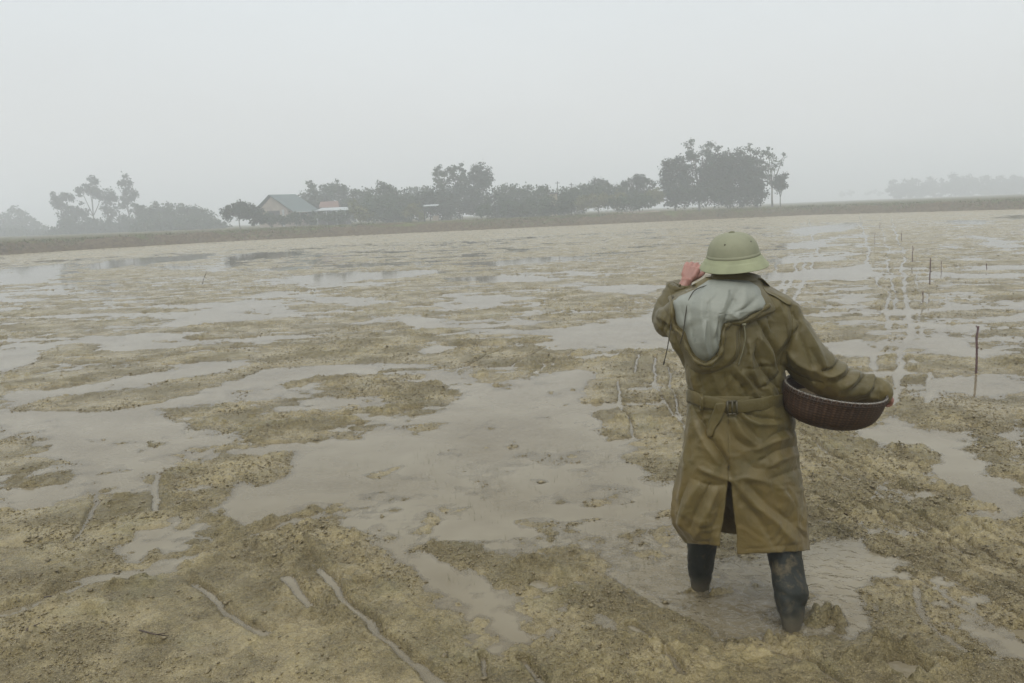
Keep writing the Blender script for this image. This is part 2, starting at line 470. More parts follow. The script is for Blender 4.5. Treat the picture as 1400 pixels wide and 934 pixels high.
def field_height(x, y):
    x = x.astype(np.float32); y = y.astype(np.float32)
    # ragged outlines: shift the lookup position by noise that is finer nearby
    far = sstep(6, 20, y)
    wx = .055 * fbm2(x, y, .14, 4, 3) + .09 * fbm2(x, y, .6, 2, 5) + far * .35 * fbm2(x, y, 2.2, 3, 6)
    wy = .065 * fbm2(x, y, .14, 4, 13) + .09 * fbm2(x, y, .6, 2, 15) + far * .8 * fbm2(x, y, 2.5, 3, 16)
    X = x + wx; Y = y + wy
    big = fbm2(x, y * .8, 2.6, 4, 21)
    mid = fbm2(x, y, .55, 3, 31)
    bias = np.zeros_like(x)
    for sign, polys in ((-1, WATER), (1, MUD)):
        for pl in polys:
            P = G2(pl)
            m = clip_box(P, X, Y, .6)
            if not m.any(): continue
            xx, yy = X[m], Y[m]
            ew = .09 + .03 * yy
            b = np.clip(.5 - poly_sdf(P, xx, yy) / ew, 0, 1)
            if sign < 0: bias[m] = np.minimum(bias[m], -b) if sign < 0 else bias[m]
            else: bias[m] = bias[m] * (1 - b) + b
    for pl in SHALLOW:
        P = G2(pl); m = clip_box(P, X, Y, .3)
        b = np.clip(.5 - poly_sdf(P, X[m], Y[m]) / .25, 0, 1)
        bias[m] = np.where(bias[m] < 0, bias[m] * (1 - .42 * b), bias[m])
    # open ground between the outlines: mostly mud, speckled with small puddles
    left = sstep(.35, -.25, x / y)
    off = .0065 - .006 * left * sstep(3.0, 5.5, y) + .005 * sstep(14, 40, y) * (1 - .5 * left) + .030 * sstep(60, 78, y)
    rest = 1 - .85 * np.abs(bias)
    streak = fbm2(x * .30 + y * .06, y, .42, 4, 23)
    midf = sstep(3.5, 8, y)
    h = .0035 + .019 * bias + rest * (.024 * big + .036 * streak * midf + off) + .012 * mid + .010 * fbm2(x, y, .2, 3, 35)
    h = np.where(h > .006, .006 + (h - .006) * .60, h)
    pock = sstep(.11, .42, fbm2(x * .55 + .1 * y, y, .24, 4, 101)) * (.55 + .45 * sstep(3.2, 5, y)) * (.35 + .65 * sstep(-.2, .3, fbm2(x, y, 1.5, 2, 103)))
    pock2 = sstep(.20, .50, fbm2(x * .5, y, .8, 4, 105)) * sstep(7, 12, y) * sstep(75, 55, y)
    h = h - .024 * np.maximum(pock, pock2)
    # how broken the surface is: smeared flat in some places, cloddy in others
    cl = sstep(-.25, .40, fbm2(x, y, .8, 3, 61)); sm = sstep(-.12, .28, fbm2(x * .6, y, .9, 4, 65))
    r0 = fbm2(x, y, .085, 4, 36); r1 = fbm2(x, y, .10, 3, 41); ab = np.abs(r1); ab2 = np.abs(fbm2(x, y, .040, 2, 51))
    far_rough0 = sstep(8, 22, y)
    dry = sstep(-.010, .008, h)
    rough_ = (1 - .82 * sm)
    h = h + .019 * (1 - .6 * far_rough0) * r0 * rough_ * np.exp(-(h / .022) ** 2)
    h = h + (.15 + dry) * rough_ * (.026 * (ab - .10) * (.25 + cl) + .020 * (ab2 - .12) * (.4 + .8 * cl)) + (.15 + dry) * .008 * (.4 + cl) * fbm2(x, y, .020, 2, 71)
    clods = sstep(.32, .55, fbm2(x, y, .13, 3, 81)) * sstep(-.05, .4, fbm2(x, y, 1.2, 2, 83))
    h = h + .026 * clods * (.5 + .5 * dry)
    far_rough = sstep(6, 22, y)
    h = h + far_rough * dry * .026 * np.abs(fbm2(x, y, .45, 3, 91))
    # faint parallel drag lines left by the harrow
    fur = np.sin((x * .93 + y * .36) * 30 + 3 * mid) * sstep(.1, .4, fbm2(x, y, 1.9, 2, 95))
    h = h + .0050 * fur * dry * sstep(9, 5, y)
    for pts, hw, dep in CHAN:
        P = G2(pts); m = clip_box(P, x, y, hw * 4 + .3)
        if not m.any(): continue
        d = line_d(P, (x + .35 * wx)[m], (y + .35 * wy)[m])
        k = np.exp(-(d / (hw * (.8 + .7 * np.abs(mid[m])))) ** 4)
        k = k * (1 if hw > .055 else sstep(-.85, -.45, fbm2(x[m], y[m], .45, 2, 97)))
        h[m] = h[m] * (1 - k) + k * np.minimum(h[m], -.006 - .10 * dep + .012 * mid[m]) + .35 * dep * np.exp(-((d - 2.0 * hw) / (hw * .6)) ** 2) * dry[m] * .5
    for pts, hw, up in RIDGE:
        P = G2(pts); m = clip_box(P, x, y, hw * 4)
        if not m.any(): continue
        d = line_d(P, (x + .6 * wx)[m], (y + .6 * wy)[m])
        h[m] += .8 * up * np.exp(-(d / hw) ** 2) * (.35 + .8 * ab[m] + 1.0 * ab2[m] + .5 * mid[m])
    for (c, r, dep) in HOLES:
        p = gp(*c); d = np.hypot(x - p[0] + wx, y - p[1] + wy)
        h -= dep * np.exp(-(d / r) ** 4)
        h += .3 * dep * np.exp(-((d - 1.5 * r) / (.4 * r)) ** 2) * (.1 + ab * 2)
    return h

rows = [1.5]
while rows[-1] < 118: rows.append(rows[-1] + .0026 * rows[-1] + .000105 * rows[-1] ** 2)
rows = np.array(rows)
NC = 1140
tt = np.linspace(-1, 1, NC); tt = .80 * tt + .10 * tt ** 3
GX = (rows[:, None] + 1.7) * tt[None, :] ; GY = np.repeat(rows[:, None], NC, 1)
HF = field_height(GX.ravel(), GY.ravel())
V = np.stack([GX.ravel(), GY.ravel(), HF], -1)
me = mesh_np('mud_field', V, grid_faces(len(rows), NC))
HF2 = HF.reshape(len(rows), NC)

m = NT('wet_mud')
pos = m.geo.outputs['Position']; z = m.sepz(pos)[2]
n1 = m.noise(.55, 5, .6); n2 = m.noise(9, 5, .65); n3 = m.noise(70, 4, .7); n4 = m.noise(150, 2, .6); n5 = m.noise(26, 4, .75)
c = m.ramp(n1, [(.3, (.26, .205, .090)), (.5, (.345, .282, .140)), (.72, (.295, .245, .106))])
c = m.mix(m.rng(n2, .35, .7, 0, .55), c, (.23, .178, .085))
c = m.mix(m.rng(n2, .52, .66, 0, .4), c, (.33, .285, .19))
big_ = m.noise(3.2, 4, .7)
c = m.mix(m.rng(big_, .54, .74, 0, .42), c, (.46, .385, .215))
c = m.mix(m.rng(big_, .46, .32, 0, .6), c, (.195, .150, .072))
c = m.mix(m.rng(n3, .54, .66, 0, .55), c, (.085, .068, .034))
c = m.mix(m.rng(n5, .54, .66, 0, .55), c, (.105, .080, .038))
c = m.mix(m.rng(n5, .46, .34, 0, .38), c, (.54, .45, .255))
c = m.mix(m.rng(n4, .56, .66, 0, .6), c, (.50, .43, .28))
c = m.mix(m.rng(m.noise(2.3, 3), .55, .75, 0, .35), c, (.20, .20, .095))
msk = m.rng(m.noise(1.7, 4, .65), .42, .60, .18, 1)
wet = m.rng(z, .0, .03, 1, 0)
c = m.mix(m.math('MULTIPLY', wet, .35), c, (.205, .158, .078))
c = m.mix(1.0, c, (.76, .745, .67), 'MULTIPLY')
rough = m.math('ADD', m.rng(z, 0, .03, .18, .40), m.rng(msk, .2, 1, -.10, .10))
bn = m.bump(m.math('MULTIPLY', n5, msk), .050, 1.0); bn = m.bump(m.math('MULTIPLY', n3, msk), .022, 1.0, bn); bn = m.bump(n4, .004, .8, bn); bn = m.bump(m.vor(45), .006, .5, bn)
m.bsdf(c, rough, bn, Specular_IOR_Level=.5)
MUDM = m.m
link_mesh('mud_field', me, MUDM); tag(bpy.data.objects['mud_field'], kind='structure')

# coarse soil under and around the modelled field
me = mesh_np('subsoil', [(-650, -15, -.25), (650, -15, -.25), (650, 130, -.25), (-650, 130, -.25)], [(0, 1, 2, 3)])
tag(link_mesh('subsoil', me, MUDM, smooth=False), kind='structure')

# shallow, silty standing water
m = NT('silty_water')
fr = m.n('ShaderNodeFresnel'); fr.inputs['IOR'].default_value = 1.38
wv = m.noise(5.5, 3, .5); wv2 = m.noise(26, 2, .5)
# ripples spreading from the boots
px_ = gp(1010, 815)
vm = m.n('ShaderNodeVectorMath', operation='DISTANCE'); m.l(pos if False else m.geo.outputs['Position'], vm.inputs[0]); vm.inputs[1].default_value = tuple(px_)
near = m.rng(vm.outputs['Value'], .25, 1.1, 1, 0)
b1 = m.bump(wv, .0030, .30); 
hh = m.math('MULTIPLY', m.noise(16, 3, .5, dist=.6), near)
b1 = m.bump(hh, .05, .8, b1)
m.l(b1, fr.inputs['Normal'])
gl = m.n('ShaderNodeBsdfGlossy'); gl.inputs['Roughness'].default_value = .035; m.l(b1, gl.inputs['Normal'])
df = m.n('ShaderNodeBsdfDiffuse')
silt = m.noise(.9, 4, .6, dist=.2)
cc = m.ramp(silt, [(.3, (.25, .205, .125)), (.5, (.28, .238, .157)), (.7, (.30, .262, .182))])
m.l(cc, df.inputs['Color'])
tr = m.n('ShaderNodeBsdfTransparent'); tr.inputs['Color'].default_value = (.85, .8, .68, 1)
ms = m.n('ShaderNodeMixShader'); 
dpt = m.n('ShaderNodeAttribute'); dpt.attribute_name = 'depth'
opa = m.math('MULTIPLY', m.rng(dpt.outputs['Fac'], -.001, .010, .45, 1), m.rng(silt, .3, .7, .56, .80)); m.l(opa, ms.inputs[0]); m.l(tr.outputs[0], ms.inputs[1]); m.l(df.outputs[0], ms.inputs[2])
ms2 = m.n('ShaderNodeMixShader'); m.l(fr.outputs[0], ms2.inputs[0]); m.l(ms.outputs[0], ms2.inputs[1]); m.l(gl.outputs[0], ms2.inputs[2])
m.l(ms2.outputs[0], m.out.inputs['Surface'])
Wr = GX.reshape(len(rows), NC)[::2, ::2]; Wy = GY.reshape(len(rows), NC)[::2, ::2]; Wd = -HF2[::2, ::2]
wn, wc = Wr.shape
Wx = np.concatenate([np.full((wn, 1), -600.), Wr, np.full((wn, 1), 600.)], 1); Wyy = np.concatenate([Wy[:, :1], Wy, Wy[:, :1]], 1)
Wdd = np.concatenate([np.full((wn, 1), .05), Wd, np.full((wn, 1), .05)], 1)
me = mesh_np('water', np.stack([Wx, Wyy, np.zeros_like(Wx)], -1).reshape(-1, 3), grid_faces(wn, wc + 2))
at_ = me.attributes.new('depth', 'FLOAT', 'POINT'); at_.data.foreach_set('value', Wdd.ravel().astype(np.float32))
tag(link_mesh('water', me, m.m, smooth=False), kind='structure')

# sown rice grains and straw crumbs lying on the mud near the camera
N = 26000
gy = 2.3 + 7.5 * RNG.random(N) ** 1.5; gx = gy * (RNG.random(N) * 1.6 - .8)
ri = np.clip(np.searchsorted(rows, gy), 0, len(rows) - 1)
ci = np.clip(np.searchsorted(tt, gx / (gy + 1.7)), 0, NC - 1)
gz = HF2[ri, ci]
ok = gz > .003
gx, gy, gz = gx[ok], gy[ok], gz[ok]; N = len(gx)
an = RNG.random(N) * math.pi; L = .0035 + .003 * RNG.random(N); W_ = .0013 + .0008 * RNG.random(N)
dx, dy = np.cos(an), np.sin(an)
base = np.stack([gx, gy, gz + .002], -1)
a = np.stack([dx * L, dy * L, np.zeros(N)], -1); b = np.stack([-dy * W_, dx * W_, np.zeros(N)], -1); u = np.array([0, 0, .0016])
V = np.concatenate([base + a, base + b, base - a, base - b, base + u], 0)
i = np.arange(N)
Ft = np.concatenate([np.stack([i + j * N, i + ((j + 1) % 4) * N, i + 4 * N], -1) for j in range(4)])
me = mesh_np('rice_grain', V, Ft)
m = NT('grain'); m.bsdf(m.ramp(m.noise(300, 1), [(.4, (.10, .08, .045)), (.55, (.38, .30, .17))]), .6)
tag(link_mesh('rice_grain', me, m.m, smooth=False), 'pale rice grains and straw crumbs strewn over the near mud', 'rice grain', kind='stuff')

# thin rice sprouts standing in the shallow pool
N = 900
pp = []
while len(pp) < N:
    a_, b_ = RNG.uniform(430, 930), RNG.uniform(610, 800)
    if fbm2(np.array([a_ / 60.]), np.array([b_ / 25.]), 1.0, 2, 4)[0] > -.05: pp.append(gp(a_, b_))
pp = np.array(pp); hgt = RNG.uniform(.012, .045, N); wd = RNG.uniform(.0006, .0012, N); ln = RNG.normal(0, .007, (N, 2))
o0 = np.zeros(N)
V = np.concatenate([pp + np.stack([-wd, o0, o0 - .01], -1), pp + np.stack([wd, o0, o0 - .01], -1), pp + np.stack([o0, wd, o0 - .01], -1), pp + np.stack([ln[:, 0], ln[:, 1], hgt], -1)])
i = np.arange(N)
me = mesh_np('rice_sprout', V, np.concatenate([np.stack([i, i + N, i + 3 * N], -1), np.stack([i + N, i + 2 * N, i + 3 * N], -1), np.stack([i + 2 * N, i, i + 3 * N], -1)]))
tag(link_mesh('rice_sprout', me, simple('sprout', (.09, .09, .04), .7), smooth=False), 'thin rice sprouts standing in the shallow central pool', 'rice sprout', kind='stuff')

# crumbs and clods of stirred mud, lying loose on the surface and in the shallows
def crumbs(name, label, N, y0, y1, pw, smin, smax, seed, mat, zmin=-.006):
    r = np.random.default_rng(seed)
    y = y0 + (y1 - y0) * r.random(N) ** pw; x = (y + .5) * r.uniform(-.78, .82, N)
    dn = fbm2(x, y, .35, 4, seed) + .7 * fbm2(x, y, 1.3, 2, seed + 1)
    keep = r.random(N) < np.clip(.34 + dn * 1.9, .06, 1)
    x, y = x[keep], y[keep]
    ri = np.clip(np.searchsorted(rows, y), 0, len(rows) - 1); ci = np.clip(np.searchsorted(tt, x / (y + 1.7)), 0, NC - 1)
    z = HF2[ri, ci]; k = z > zmin + .004 * r.random(len(z)); x, y, z = x[k], y[k], z[k]; n = len(x)
    s = (smin + (smax - smin) * r.random(n) ** 3) * np.clip(y / 3.6, .8, 1.25)
    base = np.array([(1, 0, 0), (-1, 0, 0), (0, 1, 0), (0, -1, 0), (0, 0, .75), (0, 0, -.6)])
    a = r.uniform(0, 6.283, n); ca, sa = np.cos(a), np.sin(a); st = r.uniform(.8, 1.9, n)
    P = []
    for b in base:
        j = r.uniform(.6, 1.35, (n, 3)) * b + r.normal(0, .18, (n, 3))
        jx = j[:, 0] * st; jy = j[:, 1]
        P.append(np.stack([x + s * (jx * ca - jy * sa), y + s * (jx * sa + jy * ca), z + s * (.25 + j[:, 2])], -1))
    P = np.concatenate(P); i = np.arange(n)
    T_ = [(0, 2, 4), (2, 1, 4), (1, 3, 4), (3, 0, 4), (2, 0, 5), (1, 2, 5), (3, 1, 5), (0, 3, 5)]
    me = mesh_np(name, P, np.concatenate([np.stack([i + q * n for q in t_], -1) for t_ in T_]))
    tag(link_mesh(name, me, mat), label, 'mud', kind='stuff')
m = NT('wet_crumb')
m.bsdf(m.ramp(m.noise(60, 3, .7), [(.32, (.085, .064, .030)), (.52, (.175, .138, .070)), (.70, (.27, .22, .12))]), .38)
crumbs('mud_crumb', 'small dark crumbs of wet mud strewn over the nearer field', 230000, 2.25, 13, 1.6, .0020, .0085, 5, m.m)
crumbs('mud_clod', 'lumpy dark clods of mud lying about the field and in the shallows', 7000, 2.3, 26, 1.1, .005, .016, 9, m.m, -.012)
# ------------------------------------------------------------------ bank and the land behind it
bpx = [(-420, 378), (-150, 359), (0, 349), (300, 331), (680, 313.5), (1100, 294.5), (1400, 286.5), (1700, 279), (2100, 268)]
BP = np.array([gp(*p)[:2] for p in bpx])
NS = 1500
xs = np.linspace(BP[0, 0], BP[-1, 0], NS)
ys = np.interp(xs, BP[:, 0], BP[:, 1])
ys = np.convolve(np.pad(ys, 40, mode='edge'), np.ones(81) / 81, mode='valid')
acr = np.array([-1.2, -.6, -.3, 0, .15, .3, .45, .6, .8, 1.0, 1.2, 1.4, 1.6, 1.9, 2.2, 2.6, 3.0, 3.5, 4.0, 4.6, 5.2, 6, 7, 8, 9, 10.5, 12, 14, 17, 20, 25, 30, 40, 60, 90, 140, 220, 350, 550, 840])
prof = np.interp(acr, [-1.2, -.3, .2, .8, 1.6, 2.6, 3.5, 5, 7, 20, 900], [-.15, .0, .25, .55, .92, 1.05, 1.03, .98, 1.0, 1.08, 1.18])
X = xs[:, None] * (1 + np.maximum(0, acr - 8) / 75)[None, :]; Y = np.minimum(ys[:, None] + acr[None, :], 930)
amp = np.interp(acr, [-1.2, 0, .5, 2, 3, 6, 900], [.0, .12, .34, .28, .16, .08, .03])
Z = prof[None, :] + amp[None, :] * (fbm2(X.ravel(), Y.ravel() * 1.4, 2.2, 4, 5).reshape(X.shape) * .9 + .55 * fbm2(X.ravel(), Y.ravel(), .5, 2, 8).reshape(X.shape))
Z += np.interp(acr, [0, 1.5, 4, 6], [0, .12, .12, 0])[None, :] * fbm2(X.ravel(), X.ravel() * 0, 16, 3, 9).reshape(X.shape)
me = mesh_np('earth_bank', np.stack([X, Y, Z], -1).reshape(-1, 3), grid_faces(NS, len(acr))[:, ::-1])
m = NT('bank_soil')
z = m.sepz(m.geo.outputs['Position'])[2]
n = m.noise(.8, 5, .65); n2 = m.noise(3.5, 4, .6)
mp_ = m.n('ShaderNodeMapping'); mp_.inputs['Scale'].default_value = (.25, 1, 1.5); m.l(m.tc.outputs['Object'], mp_.inputs[0])
ns = m.noise(1.1, 4, .6, vec=mp_.outputs[0])
soil = m.ramp(n2, [(.3, (.050, .038, .022)), (.5, (.105, .078, .045)), (.7, (.15, .12, .07))])
grass = m.ramp(n, [(.3, (.055, .075, .025)), (.6, (.11, .125, .045)), (.8, (.16, .15, .07))])
f = m.rng(m.math('ADD', z, m.rng(ns, .3, .7, -.75, .45)), .85, 1.12, 0, 1)
m.bsdf(m.mix(f, soil, grass), .95, m.bump(n2, .15), Specular_IOR_Level=.04)
link_mesh('earth_bank', me, m.m); tag(bpy.data.objects['earth_bank'], kind='structure')
BANKM = m.m

# tufts of rough grass along the bank
N = 15000
sx = RNG.uniform(-62, 85, N); sa = np.where(RNG.random(N) < .45, RNG.uniform(.2, 2.4, N), RNG.uniform(1.8, 7, N))
sy = np.interp(sx, xs, ys) + sa
dens = fbm2(sx, sy, 3.5, 3, 33)
k = dens > -.05 - .2 * (sa > 2); sx, sy, sa = sx[k], sy[k], sa[k]; N = len(sx)
sz = np.array([Z[np.searchsorted(xs, a_).clip(0, NS - 1), np.searchsorted(acr, b_).clip(0, len(acr) - 1)] for a_, b_ in zip(sx, sa)]) - .03
hh = RNG.uniform(.08, .32, N) * np.where(sa > 2, 1, .8); ww = RNG.uniform(.03, .09, N); lean = RNG.normal(0, .07, N)
V = np.concatenate([np.stack([sx - ww, sy, sz], -1), np.stack([sx + ww, sy + RNG.normal(0, .04, N), sz], -1), np.stack([sx + lean, sy + lean, sz + hh], -1)])
i = np.arange(N)
me = mesh_np('grass', V, np.stack([i, i + N, i + 2 * N], -1))
tag(link_mesh('grass', me, simple('dry_grass', (.105, .11, .042), .9, .45, .35), smooth=False), 'rough tufts of olive grass growing along the earth bank', 'grass', kind='stuff')

# ------------------------------------------------------------------ trees
def foliage(name, base, var=.3):
    m = NT(name)
    info = m.n('ShaderNodeObjectInfo')
    f = m.noise(1.3, 3); g = m.noise(.35, 2)
    c = m.ramp(f, [(.3, tuple(q * (1 - var) for q in base)), (.7, tuple(q * (1 + var) for q in base))])
    c = m.mix(m.rng(g, .4, .65, 0, .35), c, (base[0] * 1.5, base[1] * 1.25, base[2] * 1.1))
    b = m.bsdf(c, .8, None, Specular_IOR_Level=.15)
    return m.m
LEAF = {'dark': foliage('leaf_dark', (.030, .048, .026)), 'mid': foliage('leaf_mid', (.045, .070, .032)),
        'pale': foliage('leaf_pale', (.075, .095, .05)), 'yellow': foliage('leaf_yellow', (.12, .13, .045))}
BARK = simple('bark', (.10, .08, .06), .9, .3, 3)
def tree(name, label, cat, D, lobes, kind='mid', dens=1.0, group='trees in the haze beyond the bank', trunk=True, zbase=1.05, leaf=.30):
    r = np.random.default_rng(abs(hash_str(label)) % 2**31)
    cs = []
    for (px, py, rx, ry) in lobes:
        Dl = D + r.uniform(-.25, .25) * rx * D / F
        c = at(px, py, Dl); s = D / F
        cs.append((c, rx * s * 1.10, ry * s * 1.08))
    if group == 'trees behind and right of the houses': cs = [(c - np.array([0, 0, rz * .12]), rx * 1.1, rz * 1.16) for c, rx, rz in cs]
    wts = sum(c[1] for c in cs)
    bx = sum(c[0][0] * c[1] for c in cs) / wts
    root = empty(name, (bx, D, zbase)); tag(root, label, cat, group)
    # crown
    V = []
    lsz = leaf * max(.7, D / 130)
    for c, rx, rz in cs:
        cnt = int(dens * 4.6 * math.pi * rx * rz / (lsz * lsz * .5))
        ncl = max(6, int(cnt / 34))
        # clump centres, mostly near the outside of the lobe
        u = r.normal(size=(ncl, 3)); u /= np.linalg.norm(u, axis=1)[:, None]
        rad = r.uniform(.12, 1.0, ncl) ** .5
        cc = u * rad[:, None] * np.array([rx, rx * .9, rz]) * .86
        pick = r.integers(0, ncl, cnt)
        p = cc[pick] + r.normal(size=(cnt, 3)) * np.array([1, 1, .75]) * (.13 * min(rx, rz) + .12)
        V.append(p + c)
    P = np.concatenate(V); n = len(P)
    a = r.normal(size=(n, 3)); a /= np.linalg.norm(a, axis=1)[:, None]
    b = r.normal(size=(n, 3)); b = np.cross(a, b); b /= np.linalg.norm(b, axis=1)[:, None]
    s1 = lsz * r.uniform(.35, .8, n)[:, None]; s2 = s1 * r.uniform(.4, .8, n)[:, None]
    P[:, 2] = np.maximum(P[:, 2], zbase - .1)
    Q = np.concatenate([P + a * s1, P + b * s2, P - a * s1, P - b * s2])
    i = np.arange(n)
    me = mesh_np('crown', Q, np.stack([i, i + n, i + 2 * n, i + 3 * n], -1))
    link_mesh('crown', me, LEAF[kind], root, smooth=False)
    if trunk:
        mb = MB()
        top = max(c[0][2] for c in cs)
        h = max(.6, top - zbase)
        r0 = .016 * h + .03
        fork = np.array([bx, D, zbase + h * .35])
        mb.tube([(bx + .1, D, zbase - .3), (bx, D, zbase + h * .15), tuple(fork)], [r0, r0 * .8, r0 * .65], 7)
        for c, rx, rz in cs:
            midp = fork * .5 + c * .5 + np.array([r.normal() * .1 * rx, 0, rz * .1])
            mb.tube([fork - (0, 0, .1), midp, c, c + (r.normal() * .3 * rx, 0, rz * .6)], [r0 * .55, r0 * .4, r0 * .25, .02], 5)
        mb.build('trunk', BARK, root)
    return root
def hash_str(s):
    h = 2166136261
    for ch in s: h = ((h ^ ord(ch)) * 16777619) & 0xffffffff
    return h
G_L = 'hazy trees at the left end of the bank'; G_H = 'low trees left of the green roofed house'; G_M = 'trees behind and right of the houses'
G_R = 'tall trees right of centre'; G_F = 'far tree line on the right'
T = tree
T('tree', 'broad pale hazy tree cut by the left edge of the photo', 'tree', 235, [(4,304,16,14),(-14,306,16,20),(12,318,20,10)], group=G_L)
T('tree', 'round topped hazy tree second from the left edge', 'tree', 225, [(22,294,14,11),(34,306,14,12),(20,314,22,12)], group=G_L)
T('tree', 'thin low hazy tree with a pointed top left of the tall group', 'tree', 225, [(47,302,5,10),(52,312,14,9),(62,318,12,7)], group=G_L)
T('tree', 'flat topped tree at the left end of the tall ragged group', 'tree', 182, [(86,270,17,8),(80,278,10,9),(94,290,13,16),(92,310,16,14),(78,318,14,8)], 'dark', group=G_L)
T('tree', 'tall leaning tree with the highest ragged crown in the left group', 'tree', 182, [(130,250,9,10),(112,262,7,12),(122,258,9,10),(138,268,12,12),(112,290,9,14),(127,310,14,12)], 'dark', dens=.8, group=G_L)
T('tree', 'lower tree filling the gap between the two tallest crowns on the left', 'tree', 184, [(152,268,10,11),(150,288,11,14),(150,312,14,12)], 'dark', dens=.85, group=G_L)
T('tree', 'tall narrow tree with a round top at the right of the left group', 'tree', 182, [(171,250,10,10),(178,266,11,12),(168,276,8,10),(184,284,7,6),(172,306,12,14)], 'dark', dens=.9, group=G_L)
T('shrub', 'hazy shrub mass between the flat topped and the leaning tree', 'shrub', 176, [(104,318,16,9),(70,322,20,7)], 'mid', group=G_L, trunk=False)
lab = ['rounded low tree touching the right foot of the tall left group', 'low even topped tree, second in the clipped looking row', 'low tree in the middle of the even topped row',
       'low tree right of the middle of the even topped row', 'last full tree of the even topped row', 'small sloping tree ending the even topped row']
for (px, py, rx, ry), lb in zip([(200,298,16,17),(218,296,15,16),(237,296,15,15),(256,296,15,15),(274,298,14,14),(290,304,12,13)], lab):
    T('tree', lb, 'tree', 165, [(px,py,rx,ry),(px-5,py-6,rx*.6,ry*.75),(px+6,py+12,rx,ry*.6)], 'mid', group=G_H)
T('tree', 'dark rounded tree standing close left of the green roofed house', 'tree', 112, [(325,286,17,10),(312,291,12,10),(336,290,14,11),(328,279,9,6)], 'dark', group=G_H)
T('shrub', 'dark bush under the gable of the green roofed house', 'shrub', 110, [(347,291,13,11),(352,300,14,8)], 'dark', group=G_H, trunk=False)
T('tree', 'small feathery tree above the verandah of the green roofed house', 'tree', 145, [(424,258,10,7),(417,268,9,8),(430,270,8,9),(424,250,4,4)], 'mid', dens=.75, group=G_M)
T('tree', 'bushy tree behind the orange roof with its top to the right', 'tree', 145, [(452,262,14,12),(464,255,9,9),(472,268,9,12),(445,272,10,10)], 'mid', group=G_M)
T('tree', 'low spreading tree right of the orange roof', 'tree', 138, [(487,264,12,5),(498,266,12,7),(487,276,16,9)], 'mid', group=G_M)
T('tree', 'domed tree with a bump on top between orange roof and white shed', 'tree', 130, [(521,257,10,8),(533,264,13,10),(518,272,16,12),(540,276,13,14)], 'mid', group=G_M)
T('shrub', 'wide dark shrub in front of the domed tree', 'shrub', 120, [(505,286,16,13),(528,286,18,14),(548,290,10,10)], 'mid', group=G_M, trunk=False)
T('shrub', 'pale green bush directly right of the orange roofed house', 'shrub', 113, [(486,284,8,13),(496,292,9,9)], 'yellow', dens=.9, group=G_M, trunk=False)
T('tree', 'low hazy trees gap filler right of the domed tree', 'tree', 160, [(566,264,9,7),(580,262,9,9),(574,275,17,12)], 'mid', group=G_M)
T('shrub', 'yellowish bush left of the small white shed', 'shrub', 116, [(562,286,10,9),(573,291,8,7)], 'yellow', dens=.9, group=G_M, trunk=False)
T('tree', 'tall wispy tree with an open crown left of the dense round topped one', 'tree', 136, [(600,230,6,9),(595,240,6,8),(608,238,7,9),(603,252,8,10)], 'mid', dens=.55, group=G_M)
T('tree', 'tall airy tree in the middle of the high centre group', 'tree', 136, [(618,232,7,9),(630,232,7,8),(622,245,10,10),(634,246,8,10)], 'mid', dens=.65, group=G_M)
T('tree', 'dense round topped tree at the right of the high centre group', 'tree', 136, [(655,234,13,12),(662,243,10,12),(648,245,9,11),(656,258,14,14)], 'dark', group=G_M)
T('tree', 'dark broad tree forming the foot of the high centre group', 'tree', 132, [(612,268,16,14),(634,266,18,16),(655,276,16,14),(625,284,28,10)], 'dark', dens=1.1, group=G_M)
T('shrub', 'dark rounded bush below the dense round topped tree', 'shrub', 112, [(664,286,10,7),(655,290,8,5)], 'mid', group=G_M, trunk=False)
T('tree', 'rounded tree just right of the high centre group', 'tree', 134, [(688,262,14,11),(700,262,10,10),(692,278,16,14)], 'mid', group=G_M)
T('tree', 'rounded tree second right of the high centre group', 'tree', 134, [(716,260,11,10),(714,276,15,14)], 'mid', group=G_M)
T('tree', 'low tree left of the pale hut wall', 'tree', 130, [(738,266,10,9),(732,280,14,11)], 'mid', group=G_M)
T('banana_plant', 'spiky leaved plant right of the pale hut wall', 'plant', 118, [(772,268,9,10),(785,264,8,10),(778,278,14,9)], 'mid', dens=.8, group=G_M, trunk=False)
T('banana_plant', 'spiky leaved plant under the left thin pole', 'plant', 120, [(744,262,8,8),(756,278,12,8)], 'mid', dens=.7, group=G_M, trunk=False)
T('tree', 'flat topped dark tree behind the yellowish hedge', 'tree', 138, [(816,252,12,7),(826,254,10,8),(806,262,12,8),(822,268,16,8)], 'dark', group=G_M)
T('shrub', 'long yellowish bush in front of the flat topped dark tree', 'shrub', 116, [(800,276,16,9),(824,272,14,9),(845,272,12,9)], 'yellow', group=G_M, trunk=False)
T('tree', 'umbrella shaped tree with open branches left of the tall right group', 'tree', 126, [(862,250,12,7),(874,246,12,8),(886,251,9,8),(868,262,14,8),(880,264,10,7)], 'dark', dens=.8, group=G_M)
T('shrub', 'small yellowish bush at the left foot of the tall right group', 'shrub', 118, [(893,266,10,10),(904,270,9,7)], 'yellow', group=G_M, trunk=False)
T('tree', 'dark square shouldered tree at the left of the tall right group', 'tree', 122, [(914,230,13,13),(928,226,13,12),(918,250,17,16),(936,246,13,20),(920,266,14,8)], 'dark', dens=1.15, group=G_R)
T('tree', 'very tall open crowned tree rising left of the big dome', 'tree', 126, [(944,196,7,6),(941,206,7,8),(950,214,9,9),(962,204,5,7),(974,198,6,6),(968,208,7,7),(980,204,5,6),(945,222,10,10)], 'mid', dens=.55, group=G_R)
T('tree', 'massive dark dome shaped tree dominating the right group', 'tree', 120, [(985,226,24,22),(1008,224,26,20),(1025,236,20,22),(970,240,20,24),(1000,252,40,20),(1030,258,16,14),(965,262,18,10)], 'dark', dens=1.2, group=G_R, leaf=.34)
